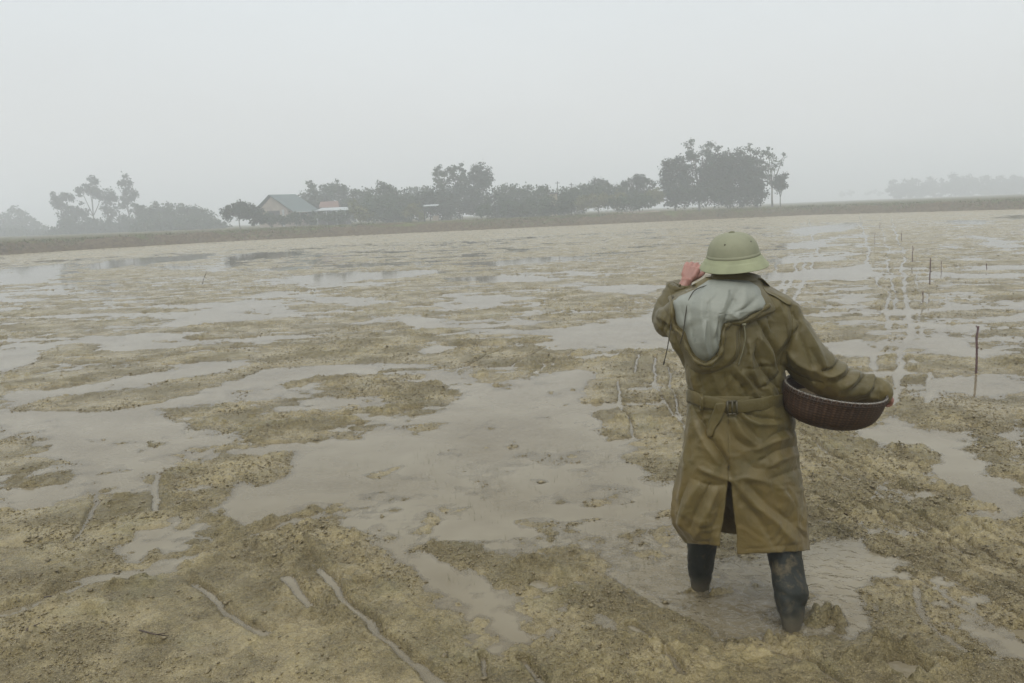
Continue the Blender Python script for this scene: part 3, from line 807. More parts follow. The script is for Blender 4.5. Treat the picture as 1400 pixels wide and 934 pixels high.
T('tree', 'slim open tree with a tufted top right of the big dome', 'tree', 124, [(1024,202,6,5),(1034,206,6,7),(1040,215,6,9),(1037,228,7,9),(1042,244,6,9)], 'mid', dens=.5, group=G_R)
T('tree', 'slim sparse tree leaning right beyond the big dome', 'tree', 124, [(1050,206,5,8),(1055,218,6,8),(1050,230,6,8),(1060,228,5,6),(1052,246,5,8),(1071,214,2.5,6),(1067,224,3,6)], 'mid', dens=.5, group=G_R)
T('tree', 'small lollipop shaped tree standing alone at the right end of the group', 'tree', 120, [(1068,244,8,8),(1066,254,8,9),(1072,250,5,9),(1062,250,5,7)], 'dark', dens=1.0, group=G_R)
far = [(1222,256,8,10,'small end tree at the left tip of the far tree line'),(1236,254,9,10,'low tree second from the left tip of the far tree line'),(1252,254,10,10,'low tree third from the left tip of the far tree line'),
       (1270,252,11,11,'slightly higher tree before the gap in the far tree line'),(1286,254,7,8,'thin tree at the gap in the far tree line'),(1305,248,12,13,'highest round tree of the far tree line'),
       (1324,250,12,12,'tree right of the highest one in the far tree line'),(1344,252,13,11,'flat tree in the right half of the far tree line'),(1366,251,13,11,'second last tree of the far tree line before the right edge'),(1388,250,14,12,'hazy tree of the far tree line at the right edge'),(1412,250,14,12,'hazy tree just past the right edge of the far tree line')]
for px, py, rx, ry, lb in far[:-1]:
    T('tree', lb, 'tree', 390, [(px,py,rx,ry),(px+4,py+6,rx*1.1,ry*.9)], 'dark', group=G_F, leaf=.33, trunk=False if False else True)
for px, py, rx, ry, lb in [(1152,266,4,4,'tiny faint tree left of the cluster on the far horizon'),(1163,264,5,5,'faint rounded tree on the far horizon'),(1190,264,9,5,'long faint clump on the far horizon beside the tree line'),(1204,265,6,4,'faintest low tree next to the left tip of the far tree line')]:
    T('tree', lb, 'tree', 620, [(px,py,rx,ry)], 'dark', group='faint trees on the far horizon', leaf=.3)

UG = [('dark green shrub in front of the pale hut, hiding its foot', 110, [(750,280,11,7),(765,281,9,6),(772,276,7,6)], 'mid', G_M),
 ('low garden bushes in front of the green roofed house', 117, [(366,297,9,5),(384,298,9,4),(402,297,9,4.5)], 'mid', G_M),
 ('low garden bushes in front of the orange roofed house', 117, [(425,296,8,4),(444,296,9,3.5),(466,295,9,4)], 'mid', G_M),
 ('rounded bushes between the high centre group and the hut', 116, [(700,282,13,6),(722,281,12,7),(740,281,9,5)], 'mid', G_M),
 ('low leafy bushes left of the tall right group', 114, [(850,275,14,5),(880,274,14,5)], 'mid', G_M),
('bushy undergrowth at the foot of the far left trees', 200, [(0,324,26,9),(30,323,26,9),(60,322,20,8)], 'mid', G_L),
 ('bushes under the leaning tree of the tall left group', 176, [(96,314,14,12),(120,316,16,12),(142,316,14,11)], 'dark', G_L),
 ('bushes under the narrow round topped tree on the left', 176, [(165,314,14,12),(186,314,12,12)], 'dark', G_L),
 ('low hedge under the left half of the even topped row', 158, [(200,312,16,10),(222,311,16,10),(244,310,14,10)], 'mid', G_H),
 ('low hedge under the right half of the even topped row', 158, [(262,309,16,10),(282,309,14,9),(298,309,10,8)], 'mid', G_H),
 ('dark bush between the two farmhouses', 134, [(428,281,9,11),(432,294,10,9),(418,295,8,8)], 'dark', G_M),
 ('dark undergrowth behind the low farmhouse', 140, [(450,284,20,12),(474,286,14,12)], 'dark', G_M),
 ('dark undergrowth below the domed tree', 126, [(515,282,18,12),(536,284,16,12),(556,280,14,14)], 'mid', G_M),
 ('dark undergrowth behind the small white shed', 126, [(578,276,14,12),(596,274,14,14),(612,284,12,10)], 'dark', G_M),
 ('dark undergrowth right of the high centre group', 124, [(676,280,12,12),(696,284,14,10),(714,284,12,9)], 'dark', G_M),
 ('dark undergrowth behind the spiky plants', 126, [(736,278,14,11),(768,272,12,10),(786,272,12,12),(760,286,20,6)], 'mid', G_M),
 ('dark undergrowth behind the yellowish hedge', 124, [(806,266,14,10),(828,266,14,10),(850,268,12,10)], 'mid', G_M),
 ('dark undergrowth under the umbrella shaped tree', 124, [(866,270,12,8),(884,270,10,7)], 'mid', G_M),
 ('dark undergrowth at the foot of the tall right group', 118, [(920,268,14,9),(942,266,14,12),(966,266,14,10)], 'dark', G_R),
 ('dark undergrowth below the big dome shaped tree', 118, [(990,264,16,12),(1012,264,14,12),(1034,264,12,11)], 'dark', G_R),
 ('dark hazy undergrowth in the left half of the far tree line', 380, [(1222,262,10,5),(1240,262,12,6),(1260,261,12,7),(1280,262,10,5)], 'dark', G_F),
 ('dark hazy undergrowth in the right half of the far tree line', 380, [(1300,259,14,8),(1325,259,14,8),(1350,259,14,8),(1375,258,14,8),(1400,258,14,8)], 'dark', G_F)]
for lb, D_, lobes, kd, g in UG:
    lobes = [(a, b + 1, c_ * 1.25, d_ * 1.5) for a, b, c_, d_ in lobes]
    T('shrub', lb, 'shrub', D_, lobes, kd, dens=1.0, group=g, trunk=False)

# ------------------------------------------------------------------ houses
def quad(mb, pts, th=.08):
    """a thick panel from four corner points"""
    P = np.array(pts, float); n = np.cross(P[1] - P[0], P[3] - P[0]); n /= np.linalg.norm(n)
    V = np.concatenate([P + n * th / 2, P - n * th / 2])
    mb.add(V, [(0, 1, 2, 3), (7, 6, 5, 4), (0, 4, 5, 1), (1, 5, 6, 2), (2, 6, 7, 3), (3, 7, 4, 0)])
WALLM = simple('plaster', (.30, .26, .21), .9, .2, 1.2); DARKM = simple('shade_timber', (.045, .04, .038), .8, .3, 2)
WHITEM = simple('white_paint', (.36, .39, .39), .7, .1, 2)
m = NT('green_sheet_roof'); wv_ = m.n('ShaderNodeTexWave'); wv_.inputs['Scale'].default_value = 3.0; m.l(m.tc.outputs['Object'], wv_.inputs[0])
m.bsdf(m.ramp(m.noise(.8, 4), [(.3, (.070, .108, .105)), (.7, (.092, .135, .130))]), .45, m.bump(wv_.outputs['Fac'], .03)); GREENR = m.m
m = NT('orange_tile_roof'); wv_ = m.n('ShaderNodeTexWave'); wv_.inputs['Scale'].default_value = 2.6; m.l(m.tc.outputs['Object'], wv_.inputs[0])
m.bsdf(m.ramp(m.noise(1.5, 4), [(.3, (.17, .10, .075)), (.7, (.23, .13, .10))]), .8, m.bump(wv_.outputs['Fac'], .04)); ORANGER = m.m

def wall_block(root, c, size, rz):
    mb = MB(); mb.box(c, size, rz); mb.build('wall', WALLM, root, smooth=False)
# green roofed house: gable towards the camera-left
D = 126.0; s = D / F
g0 = at(358, 300, D); r_ang = math.radians(-38)       # ridge direction
ux = np.array([math.cos(r_ang + math.radians(60)), math.sin(r_ang + math.radians(60)), 0])   # along the ridge (away to the right)
gl_ = at(357, 286, D - 1.0); 
gb = at(373, 286, D)          # middle of the gable at eave level
Wd = np.array([math.cos(math.radians(-14)), math.sin(math.radians(-14)), 0])                  # across the gable
Ld = np.array([math.cos(math.radians(38)), math.sin(math.radians(38)), 0])                    # along the ridge
half = 2.5; Ln = 3.4; ez = at(398, 286, D)[2]; rz_ = at(372, 266.5, D)[2]
house = empty('farmhouse', (gb[0], gb[1], 1.05)); tag(house, 'farmhouse with a blue green sheet metal gable roof behind the bank', 'house')
def P3(a, b, z): return np.array([gb[0], gb[1], 0]) + Wd * a + Ld * b + np.array([0, 0, z])
mb = MB()
q = [P3(-half, 0, .7), P3(half, 0, .7), P3(half, Ln, .7), P3(-half, Ln, .7)]; t_ = [v + np.array([0, 0, ez - .7 - .05]) for v in q]
V = q + t_ + [P3(0, 0, rz_ - .12), P3(0, Ln, rz_ - .12)]
mb.add(V, [(0, 1, 5, 8, 4), (1, 2, 6, 5), (2, 3, 7, 9, 6), (3, 0, 4, 7), (0, 3, 2, 1), (4, 8, 9, 7), (5, 6, 9, 8)])
mb.build('wall', WALLM, house, smooth=False)
mb = MB(); ov = .5
quad(mb, [P3(0, -ov, rz_), P3(0, Ln + ov, rz_), P3(half + 1.5, Ln + ov, ez - .42), P3(half + 1.5, -ov, ez - .42)], .08)
quad(mb, [P3(0, -ov, rz_ + .004), P3(-half - .5, -ov, ez - .16), P3(-half - .5, Ln + ov, ez - .16), P3(0, Ln + ov, rz_ + .004)], .08)
rf = mb.build('roof', GREENR, house, smooth=False)
mb = MB(); mb.tube([P3(half + 1.5, -ov, ez - .45), P3(half + 1.5, Ln + ov, ez - .45)], .09, 6); mb.build('gutter', WHITEM, rf)
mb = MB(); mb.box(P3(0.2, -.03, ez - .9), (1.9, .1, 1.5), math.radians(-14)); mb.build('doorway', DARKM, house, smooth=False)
for a in (half + 1.3,):
    for b in (0, 3.4):
        mb = MB(); mb.tube([P3(a, b, .7), P3(a, b, ez - .4)], .11, 6); mb.build('post', WHITEM, house)
mb = MB(); mb.box(P3(half - .7, -.06, (ez + .7) / 2), (.32, .12, ez - .75), math.radians(-14)); mb.build('pillar', WHITEM, house, smooth=False)
for b in (.9, 2.4):
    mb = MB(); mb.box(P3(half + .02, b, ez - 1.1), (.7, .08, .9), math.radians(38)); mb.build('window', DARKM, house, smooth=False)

D = 124.0
h2 = empty('farmhouse', (*at(452, 300, D)[:2], 1.05)); tag(h2, 'low farmhouse with an orange tiled roof and a pale verandah roof', 'house')
a0 = at(436, 284, D + 2); a1 = at(464, 284, D + 2); b0 = at(438, 276.3, D + 4.5); b1 = at(462, 275.3, D + 4.5)
mb = MB(); quad(mb, [a0, a1, b1, b0], .1); quad(mb, [b0 + (0, 0, .01), b1 + (0, 0, .01), b1 + (0, 2.6, -1.0), b0 + (0, 2.6, -1.0)], .1); mb.build('roof', ORANGER, h2, smooth=False)
c0 = at(431, 288.5, D - 1.5); c1 = at(477, 287, D - 1.5); d0 = at(440, 284.6, D + 2.0); d1 = at(476, 283.2, D + 2.0)
mb = MB(); quad(mb, [c0, c1, d1, d0], .07); vr = mb.build('verandah_roof', WHITEM, h2, smooth=False)
mb = MB(); cm = (a0 + a1) / 2; mb.box((cm[0] + .3, D + 4.2, 1.6), (4.2, 4.0, 1.9)); mb.build('wall', DARKM, h2, smooth=False)  # wall coloured near black: the shade under the verandah is put into its colour
for px in (433, 446, 460, 472):
    p = at(px, 288, D - 1.3); mb = MB(); mb.tube([(p[0], p[1], .7), (p[0], p[1], p[2] + .02)], .07 if px != 460 else .16, 6); mb.build('post', WHITEM, h2)

D = 112.0
sh = empty('shed', (*at(590, 292, D)[:2], 1.05)); tag(sh, 'small open shed with a pale flat roof and white end wall', 'shed')
p0 = at(579, 281.5, D); p1 = at(599, 280.5, D)
mb = MB(); quad(mb, [p0 + (0, -.6, -.08), p1 + (0, -.6, -.08), p1 + (0, 1.5, .12), p0 + (0, 1.5, .12)], .07); mb.build('roof', WHITEM, sh, smooth=False)
mb = MB(); mb.box((p1[0] - .45, D + .4, 1.25), (.75, 1.4, 1.15)); mb.build('wall', WALLM, sh, smooth=False)
for px in (580.5, 588): 
    p = at(px, 284, D); mb = MB(); mb.tube([(p[0], D - .5, .7), (p[0], D - .5, p0[2] - .1)], .06, 6); mb.build('post', DARKM, sh)

D = 115.0
hut = empty('hut', (*at(757, 280, D)[:2], 1.05)); tag(hut, 'narrow pale plastered hut half hidden by spiky plants', 'hut')
p = at(757, 264.5, D); mb = MB(); mb.box((p[0], D + .8, (p[2] + .7) / 2), (1.0, 1.6, p[2] - .7)); mb.build('wall', simple('cream_plaster', (.30, .27, .19), .9, .15, 1.5), hut, smooth=False)
mb = MB(); quad(mb, [(p[0] - .75, D - .3, p[2] - .06), (p[0] + .75, D - .3, p[2] + .02), (p[0] + .75, D + 1.9, p[2] + .14), (p[0] - .75, D + 1.9, p[2] + .06)], .08); mb.build('roof', DARKM, hut, smooth=False)
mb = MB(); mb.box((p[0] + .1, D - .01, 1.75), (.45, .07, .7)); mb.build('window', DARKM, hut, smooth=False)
for px, py, lb in ((762, 248, 'thin pole above the pale hut, the left one of two'), (781, 250, 'thin pole right of the pale hut, the right one of two')):
    b = at(px, 270, 122); t = at(px, py, 122)
    r = empty('pole', (b[0], 122, 1.05)); tag(r, lb, 'pole', 'thin poles above the hut')
    mb = MB(); mb.tube([(b[0], 122, .7), (t[0], 122, t[2])], [.09, .06], 6); mb.build('mast', DARKM, r)
    mb = MB(); mb.box((t[0], 122, t[2] - .25), (.7, .07, .07)); mb.build('crossbar', DARKM, r)
mw = at(683, 274, 113)
mb = MB(); mb.box((at(865, 280, 112)[0], 112, 1.05), (7.5, .2, .5)); tag(mb.build('wall', WALLM, smooth=False), 'low pale wall at the foot of the umbrella shaped tree', 'wall')

# ------------------------------------------------------------------ stakes in the field
RUST = simple('weathered_stake', (.085, .045, .042), .7, .35, 40, .002)
STAKE_L = [((1337, 446), (1334, 511), .011, 'thick reddish stake leaning slightly in the puddle at right'), ((1272, 353), (1271, 389), .016, 'dark upright stake in the middle distance left of the long puddle'),
 ((1248, 336), (1247, 358), .016, 'shorter stake just beyond the dark upright one'), ((1233, 318), (1232, 331), .018, 'small stake third in the row from the puddle'),
 ((1287, 357), (1287, 373), .010, 'thin faint stick right of the dark upright stake'), ((1349, 360), (1349, 368), .014, 'short thin stick at the edge of the far right puddle'),
 ((1196, 318), (1196, 334), .014, 'thin stick left of the row of stakes near the bank'), ((1203, 304), (1203, 314), .02, 'distant stick near the foot of the bank'), ((1262, 398), (1262, 414), .010, 'pale thin stick standing in the short rut')]
for k, (t, b, rad, lb) in enumerate(STAKE_L):
    rad = rad * (1 if k == 0 else .72)
    p = gp(*b); q = at(t[0], t[1], p[1])
    mb = MB(); d = q - p
    pts = [p - (0, 0, .12) - d * .0] + [p + d * u + np.array([RNG.normal() * rad * .35, RNG.normal() * rad * .35, 0]) for u in (0, .25, .5, .75, 1)]
    mb.tube(pts, [rad, rad, rad * .95, rad * .9, rad, rad * .8], 8)
    if k == 0:
        mb.tube([pts[5] - d * .06, pts[5] - d * .06 + np.array([-.025, 0, .035])], [.006, .004], 6)
        mb.tube([pts[3], pts[3] + np.array([.02, 0, .03])], [.006, .003], 6)
    tag(mb.build('stake', RUST), lb, 'stake', 'stakes standing in the flooded field')

# dead twigs
TW = simple('dead_twig', (.07, .05, .035), .8, .3, 50)
for pts, lb in ((([(192, 872), (215, 884), (232, 880)], .004), 'curved dark twig lying on the mud at bottom left'), (([(62, 826), (72, 830)], .004), 'short dark twig beside the long rut'),
                (([(30, 888), (40, 876), (50, 868)], .007), 'dark muddy root end at the bottom left corner'), (([(283, 372), (282, 384), (276, 390)], .009), 'wispy dead weed stem standing left of the long bright puddle'),
                ):
    pl, rad = pts; P = [gp(*q) + np.array([0, 0, .035 + .02 * (i == 1)]) for i, q in enumerate(pl)]
    if 'weed' in lb: P = [gp(276, 390), at(279, 380, gp(276, 390)[1]), at(283, 370, gp(276, 390)[1])]
    mb = MB(); mb.tube(P, [rad, rad * .8, rad * .4][:len(P)], 6); 
    if len(P) > 2: mb.tube([P[1], P[1] + (P[2] - P[1]) * .6 + np.array([rad * 5, 0, rad * 3])], [rad * .6, rad * .3], 5)
    tag(mb.build('twig', TW), lb, 'twig', 'dead twigs on the mud')

# haze
me = mesh_np('haze', [(x, y, z) for z in (-1.6, 24) for y in (-25, 960) for x in (-720, 720)], [(0, 2, 3, 1), (4, 5, 7, 6), (0, 1, 5, 4), (2, 6, 7, 3), (0, 4, 6, 2), (1, 3, 7, 5)])
m = bpy.data.materials.new('haze_air'); m.use_nodes = True; m.node_tree.nodes.clear()
o_ = m.node_tree.nodes.new('ShaderNodeOutputMaterial'); v_ = m.node_tree.nodes.new('ShaderNodeVolumePrincipled')
v_.inputs['Color'].default_value = (.93, .955, .98, 1); v_.inputs['Density'].default_value = .0042; v_.inputs['Anisotropy'].default_value = .0
m.node_tree.links.new(v_.outputs[0], o_.inputs['Volume'])
tag(link_mesh('haze', me, m, smooth=False), 'pale even mist lying over the fields and veiling the trees', 'haze', kind='stuff')
# ------------------------------------------------------------------ the sower
YM = 3.30
def sgnpow(v, e): return np.sign(v) * np.abs(v) ** e
m = NT('olive_waxed_cotton')
z = m.sepz(m.geo.outputs['Position'])[2]
n1 = m.noise(4, 5, .6); n2 = m.noise(14, 4, .6); n3 = m.noise(900, 2, .5)
c = m.ramp(n1, [(.3, (.074, .059, .018)), (.55, (.096, .076, .023)), (.75, (.117, .092, .030))])
c = m.mix(m.rng(n2, .5, .72, 0, .35), c, (.054, .044, .015))
st = m.math('ADD', m.rng(z, .35, 1.15, .65, -.25), m.rng(m.noise(6, 4, .65, dist=.8), .35, .65, -.25, .45))
c = m.mix(m.rng(st, .0, .9, 0, .6), c, (.172, .118, .036))
st2 = m.math('ADD', m.rng(z, .30, .60, .35, -.4), m.rng(m.noise(11, 5, .7), .4, .7, -.2, .5))
c = m.mix(m.rng(st2, .3, .7, 0, .4), c, (.080, .050, .018))
rd = m.n('ShaderNodeTexNoise'); rd.noise_type = 'RIDGED_MULTIFRACTAL'; rd.inputs['Scale'].default_value = 11; rd.inputs['Detail'].default_value = 3; rd.inputs['Distortion'].default_value = .6; m.l(m.tc.outputs['Object'], rd.inputs['Vector'])
bn = m.bump(rd.outputs['Fac'], .0035, .6); bn = m.bump(m.noise(38, 4, .6, dist=1.2), .004, .5, bn); bn = m.bump(m.noise(120, 3, .6), .002, .4, bn); bn = m.bump(n3, .0004, .3, bn)
m.bsdf(c, m.rng(n2, .3, .7, .42, .58), bn, Specular_IOR_Level=.38, Sheen_Weight=.08)
COATM = m.m
m = NT('grey_lining')
n1 = m.noise(5, 4, .6); n2 = m.noise(16, 5, .7)
c = m.ramp(n1, [(.3, (.185, .195, .165)), (.7, (.252, .262, .222))])
c = m.mix(m.rng(n2, .60, .72, 0, .5), c, (.11, .115, .10))
m.bsdf(c, .5, m.bump(m.noise(45, 4, .6, dist=1), .004, .5), Specular_IOR_Level=.4)
LINM = m.m
SKIN = simple('skin', (.33, .165, .13), .5, .12, 30, .0008, 300, Subsurface_Weight=.06)
HAIRM = simple('grey_hair', (.05, .05, .05), .8, .3, 120, .002, 400)
CORDM = simple('cord', (.05, .045, .03), .8, .2, 60)
BUCK = simple('buckle_plastic', (.06, .05, .025), .4, .2, 30)

def interp_rows(rows_, y):
    r = np.array(rows_, float)
    return [np.interp(y, r[:, 0], r[:, k]) for k in range(1, r.shape[1])]
def catmull(pts, n):
    P = np.array(pts, float); t = np.linspace(0, len(P) - 1, n); i = np.clip(t.astype(int), 0, len(P) - 2); f = (t - i)[:, None]
    p0 = P[np.clip(i - 1, 0, None)]; p1 = P[i]; p2 = P[i + 1]; p3 = P[np.clip(i + 2, None, len(P) - 1)]
    return .5 * (2 * p1 + (p2 - p0) * f + (2 * p0 - 5 * p1 + 4 * p2 - p3) * f ** 2 + (3 * p1 - p0 - 3 * p2 + p3) * f ** 3)

R3I = R3.T
def to_px(P):
    d = (P - np.array([0, 0, H])) @ R3        # camera coordinates
    return 700 + F * d[:, 0] / -d[:, 2], 467 - F * d[:, 1] / -d[:, 2]
def crease(P, lst, wt):
    """raise (+) or sink (-) folds along lines on the back of the garment"""
    px, py = to_px(P)
    out = np.zeros(len(P)); K = 1.6
    for pts, wd, am in lst:
        pc = catmull(pts, max(8, 5 * len(pts)))
        mm = (px > pc[:, 0].min() - 4 * wd) & (px < pc[:, 0].max() + 4 * wd) & (py > pc[:, 1].min() - 4 * wd) & (py < pc[:, 1].max() + 4 * wd)
        if not mm.any(): continue
        d2 = np.full(mm.sum(), 1e9); tb = np.zeros(mm.sum())
        for i in range(len(pc) - 1):
            a, b = pc[i], pc[i + 1]; e = b - a
            w_ = np.stack([px[mm] - a[0], py[mm] - a[1]], -1)
            t = np.clip((w_ @ e) / (e @ e + 1e-9), 0, 1)
            dd = ((w_ - t[:, None] * e) ** 2).sum(1)
            q = dd < d2; d2 = np.where(q, dd, d2); tb = np.where(q, (i + t) / (len(pc) - 1), tb)
        taper = np.sqrt(np.clip(np.sin(np.clip(tb, .03, .97) * math.pi), 0, 1)) * .7 + .3
        ww = wd * .82 * (.6 + .5 * taper)
        prof_ = np.exp(-np.sqrt(d2) / ww * 1.15) if am < 0 else np.exp(-(np.sqrt(d2) / ww) ** 1.35)
        out[mm] += K * am * taper * prof_
    return out * wt

CR_UP = [ ([(1076,412),(1084,432),(1082,458),(1074,482),(1070,502)], 1.6, -.006), ([(938,412),(930,432),(932,452),(938,472)], 1.6, -.006), ([(1012,505),(1060,500)], 1.4, -.003), ([(1198,518),(1204,530),(1202,548)], 1.6, -.005),
 ([(1066,502),(1060,480),(1048,458),(1036,440)], 4, -.014), ([(1058,500),(1050,478),(1038,462)], 5, .010),
 ([(1068,508),(1056,522),(1040,530)], 4, -.010), ([(1036,462),(1034,485),(1048,512),(1064,530)], 4, -.014), ([(1024,470),(1026,500),(1040,530)], 6, .012),
 ([(1086,428),(1094,445),(1082,462),(1070,485),(1068,505)], 4, -.013), ([(1074,425),(1076,450),(1064,478)], 6, .010),
 ([(1096,440),(1112,470),(1130,505)], 5, .011), ([(1092,455),(1102,480),(1112,508)], 4, -.010), ([(1076,480),(1094,498),(1120,510)], 5, .009),
 ([(1072,500),(1095,516),(1125,524)], 5, -.010), ([(1108,478),(1128,512)], 4, -.008),
 ([(1124,508),(1140,503),(1150,488)], 4, -.015), ([(1132,516),(1150,508),(1156,494)], 5, .014), ([(1146,522),(1160,512),(1164,500)], 4, -.014),
 ([(1158,528),(1170,516),(1172,502)], 5, .014), ([(1166,534),(1180,520),(1184,508)], 4, -.014), ([(1180,538),(1190,524),(1190,510)], 5, .013), ([(1192,540),(1198,528),(1198,516)], 4, -.011),
 ([(1060,412),(1072,436),(1074,460)], 5, .006), ([(1048,432),(1056,452)], 4, -.008), ([(1015,455),(1020,480),(1014,505)], 5, -.008),
 ([(1000,512),(1014,528),(1022,545)], 4, -.010), ([(1010,508),(1028,528),(1036,545)], 5, .010), ([(1022,515),(1040,535)], 4, -.010), ([(1044,520),(1056,545)], 4, .008), ([(1060,518),(1066,545)], 3, -.007),
 ([(955,515),(960,532)], 5, -.008), ([(975,512),(982,535)], 5, .007), ([(990,512),(996,540)], 4, -.007), ([(944,505),(950,530)], 4, .006),
 ([(900,412),(912,430),(908,450)], 4, -.008), ([(915,395),(920,420),(915,445)], 4, .007), ([(905,440),(925,455),(934,475)], 4, -.010), ([(900,430),(918,446),(930,466)], 4, .008),
 ([(912,392),(925,400),(945,398)], 3, -.007), ([(930,470),(940,485),(938,505)], 4, -.008),
]
CR_SK = [
 ([(1016,562),(1034,571),(1068,574)], 3.5, -.016), ([(1014,564),(1032,578),(1064,580)], 5, .014), ([(1008,568),(1022,584),(1036,600)], 4, -.016),
 ([(1004,572),(1014,592),(1030,606)], 5, .014), ([(996,578),(1004,598),(1022,612)], 4, -.012), ([(1036,614),(1060,602),(1086,596)], 6, .012), ([(1046,604),(1068,590),(1086,588)], 4, -.012),
 ([(1048,640),(1070,626),(1090,622)], 7, .010), ([(1040,630),(1064,616),(1088,610)], 4, -.010), ([(1050,656),(1074,648),(1094,640)], 5, -.009),
 ([(950,548),(956,570),(970,598),(990,626),(1000,652)], 5, -.020), ([(946,556),(950,580),(962,606),(982,634)], 7, .012), ([(985,600),(996,628),(1000,650)], 6, .008),
 ([(998,656),(980,650),(955,640)], 6, .012), ([(990,662),(970,664),(948,655)], 5, -.010), ([(1002,656),(1022,652),(1050,660)], 6, .010),
 ([(1002,664),(1020,690),(1044,720),(1060,748)], 6, -.013), ([(1006,662),(1030,688),(1058,714),(1084,740)], 8, .016), ([(1020,660),(1050,690),(1078,712),(1100,735)], 6, -.013),
 ([(1060,660),(1082,686),(1098,712)], 8, .012), ([(1074,668),(1090,700)], 4, -.009), ([(1082,716),(1100,728)], 5, .010),
 ([(980,668),(966,700),(950,735)], 7, .014), ([(972,664),(956,690),(944,720)], 5, -.014), ([(956,660),(940,690),(930,715)], 7, .012), ([(940,660),(928,690),(924,712)], 4, -.010),
 ([(986,690),(976,720),(968,748)], 5, -.009), ([(930,715),(945,728),(960,745)], 5, .008), ([(932,600),(926,650),(922,700)], 5, -.008), ([(945,580),(938,620),(934,660)], 6, .009),
 ([(1012,620),(1030,640),(1060,640)], 5, -.007), ([(1020,750),(1060,747),(1100,742)], 2.5, -.004), ([(945,737),(965,741),(985,742)], 2.5, -.004),
]

# ---- upper part of the coat: body and sleeves grown together
UP = [ # row, left, right, centre depth, half depth
 (384,980,1036,3.36,.070),(390,968,1046,3.355,.085),(397,952,1060,3.35,.100),(406,938,1073,3.345,.112),(420,930,1082,3.335,.125),(440,928,1084,3.325,.138),
 (470,930,1078,3.31,.145),(500,935,1074,3.30,.145),(530,941,1072,3.30,.138),(548,943,1072,3.30,.134),(562,942,1076,3.30,.136),(575,941,1080,3.30,.14)]
rw = np.linspace(384, 575, 46)
Lx, Rx, Yc, Dp = interp_rows(UP, rw)
nt_ = 72; th = np.linspace(-math.pi, math.pi, nt_, endpoint=False)
V = []
for i in range(len(rw)):
    for t in th:
        px = (Lx[i] + Rx[i]) / 2 + (Rx[i] - Lx[i]) / 2 * sgnpow(np.sin(t), .88)
        V.append(at(px, rw[i], Yc[i] - Dp[i] * sgnpow(np.cos(t), .88)))
ub = MB(); Fc = grid_faces(len(rw), nt_, True).tolist(); Fc.append(list(range(nt_))[::-1]); Fc.append([(len(rw) - 1) * nt_ + k for k in range(nt_)])
ub.add(V, Fc)
def sleeve(pts, n=22):
    P = catmull([list(at(a, b, Y)) + [r] for a, b, Y, r in pts], n)
    ub.tube([q[:3] for q in P], [q[3] for q in P], 28)
SL_R = [(1046,424,3.34,.080),(1066,432,3.33,.085),(1084,462,3.32,.088),(1100,489,3.30,.088),(1124,510,3.28,.084),(1150,524,3.28,.074),(1180,531,3.31,.060),(1203,536,3.32,.054),(1209,537,3.325,.046)]
SL_L = [(962,418,3.34,.075),(940,424,3.34,.076),(924,436,3.38,.074),(915,440,3.44,.066),(916,424,3.50,.062),(926,403,3.53,.060),(931,393,3.54,.066),(932,390,3.54,.067)]
sleeve(SL_R); sleeve(SL_L)
ub.tube([at(932,450,3.32), at(936,475,3.31), at(944,500,3.30)], [.055, .05, .03], 16)
ub.tube([at(1072,470,3.31), at(1066,492,3.30), at(1060,515,3.30)], [.055, .04, .03], 16)
me = bpy.data.meshes.new('tmp'); me.from_pydata([tuple(v) for v in np.concatenate(ub.v)], [], ub.f); me.update()
bm = bmesh.new(); bm.from_mesh(me); bmesh.ops.recalc_face_normals(bm, faces=bm.faces); bm.to_mesh(me); bm.free()
def remeshed(me, vox, smooth_it=8):
    o = bpy.data.objects.new('tmp', me); COL.objects.link(o)
    md = o.modifiers.new('r', 'REMESH'); md.mode = 'VOXEL'; md.voxel_size = vox
    md = o.modifiers.new('s', 'SMOOTH'); md.factor = .5; md.iterations = smooth_it
    bpy.context.view_layer.update()
    dg = bpy.context.evaluated_depsgraph_get()
    r = bpy.data.meshes.new_from_object(o.evaluated_get(dg), depsgraph=dg)
    bpy.data.objects.remove(o)
    return r
up = remeshed(me, .0048, 9)
def get_v(me):
    a = np.empty(len(me.vertices) * 3, dtype=np.float32); me.vertices.foreach_get('co', a); a = a.reshape(-1, 3).astype(float)
    b = np.empty(len(me.vertices) * 3, dtype=np.float32); me.vertices.foreach_get('normal', b); return a, b.reshape(-1, 3).astype(float)
def cloth_noise(P, s=1.0):
    q = P.copy(); w_ = np.stack([vnoise3(P + 5, .12, 3), vnoise3(P + 9, .12, 4), vnoise3(P + 2, .12, 5)], -1) * .05
    q = q + w_
    r = 1 - 2 * np.abs(vnoise3(q * np.array([1, 1, .6]), .085, 11))
    r2 = 1 - 2 * np.abs(vnoise3(q * np.array([.8, .8, 1.1]), .040, 12))
    return s * (.0065 * r + .0034 * r2 + .005 * vnoise3(q, .16, 13))
P, Nn = get_v(up)
bw = np.clip(-Nn[:, 1] * 1.6 + .35, 0, 1)
disp = crease(P, CR_UP, bw)
P2 = P + Nn * cloth_noise(P)[:, None] + (Nn * .75 + np.array([0, -.25, 0])) * disp[:, None]
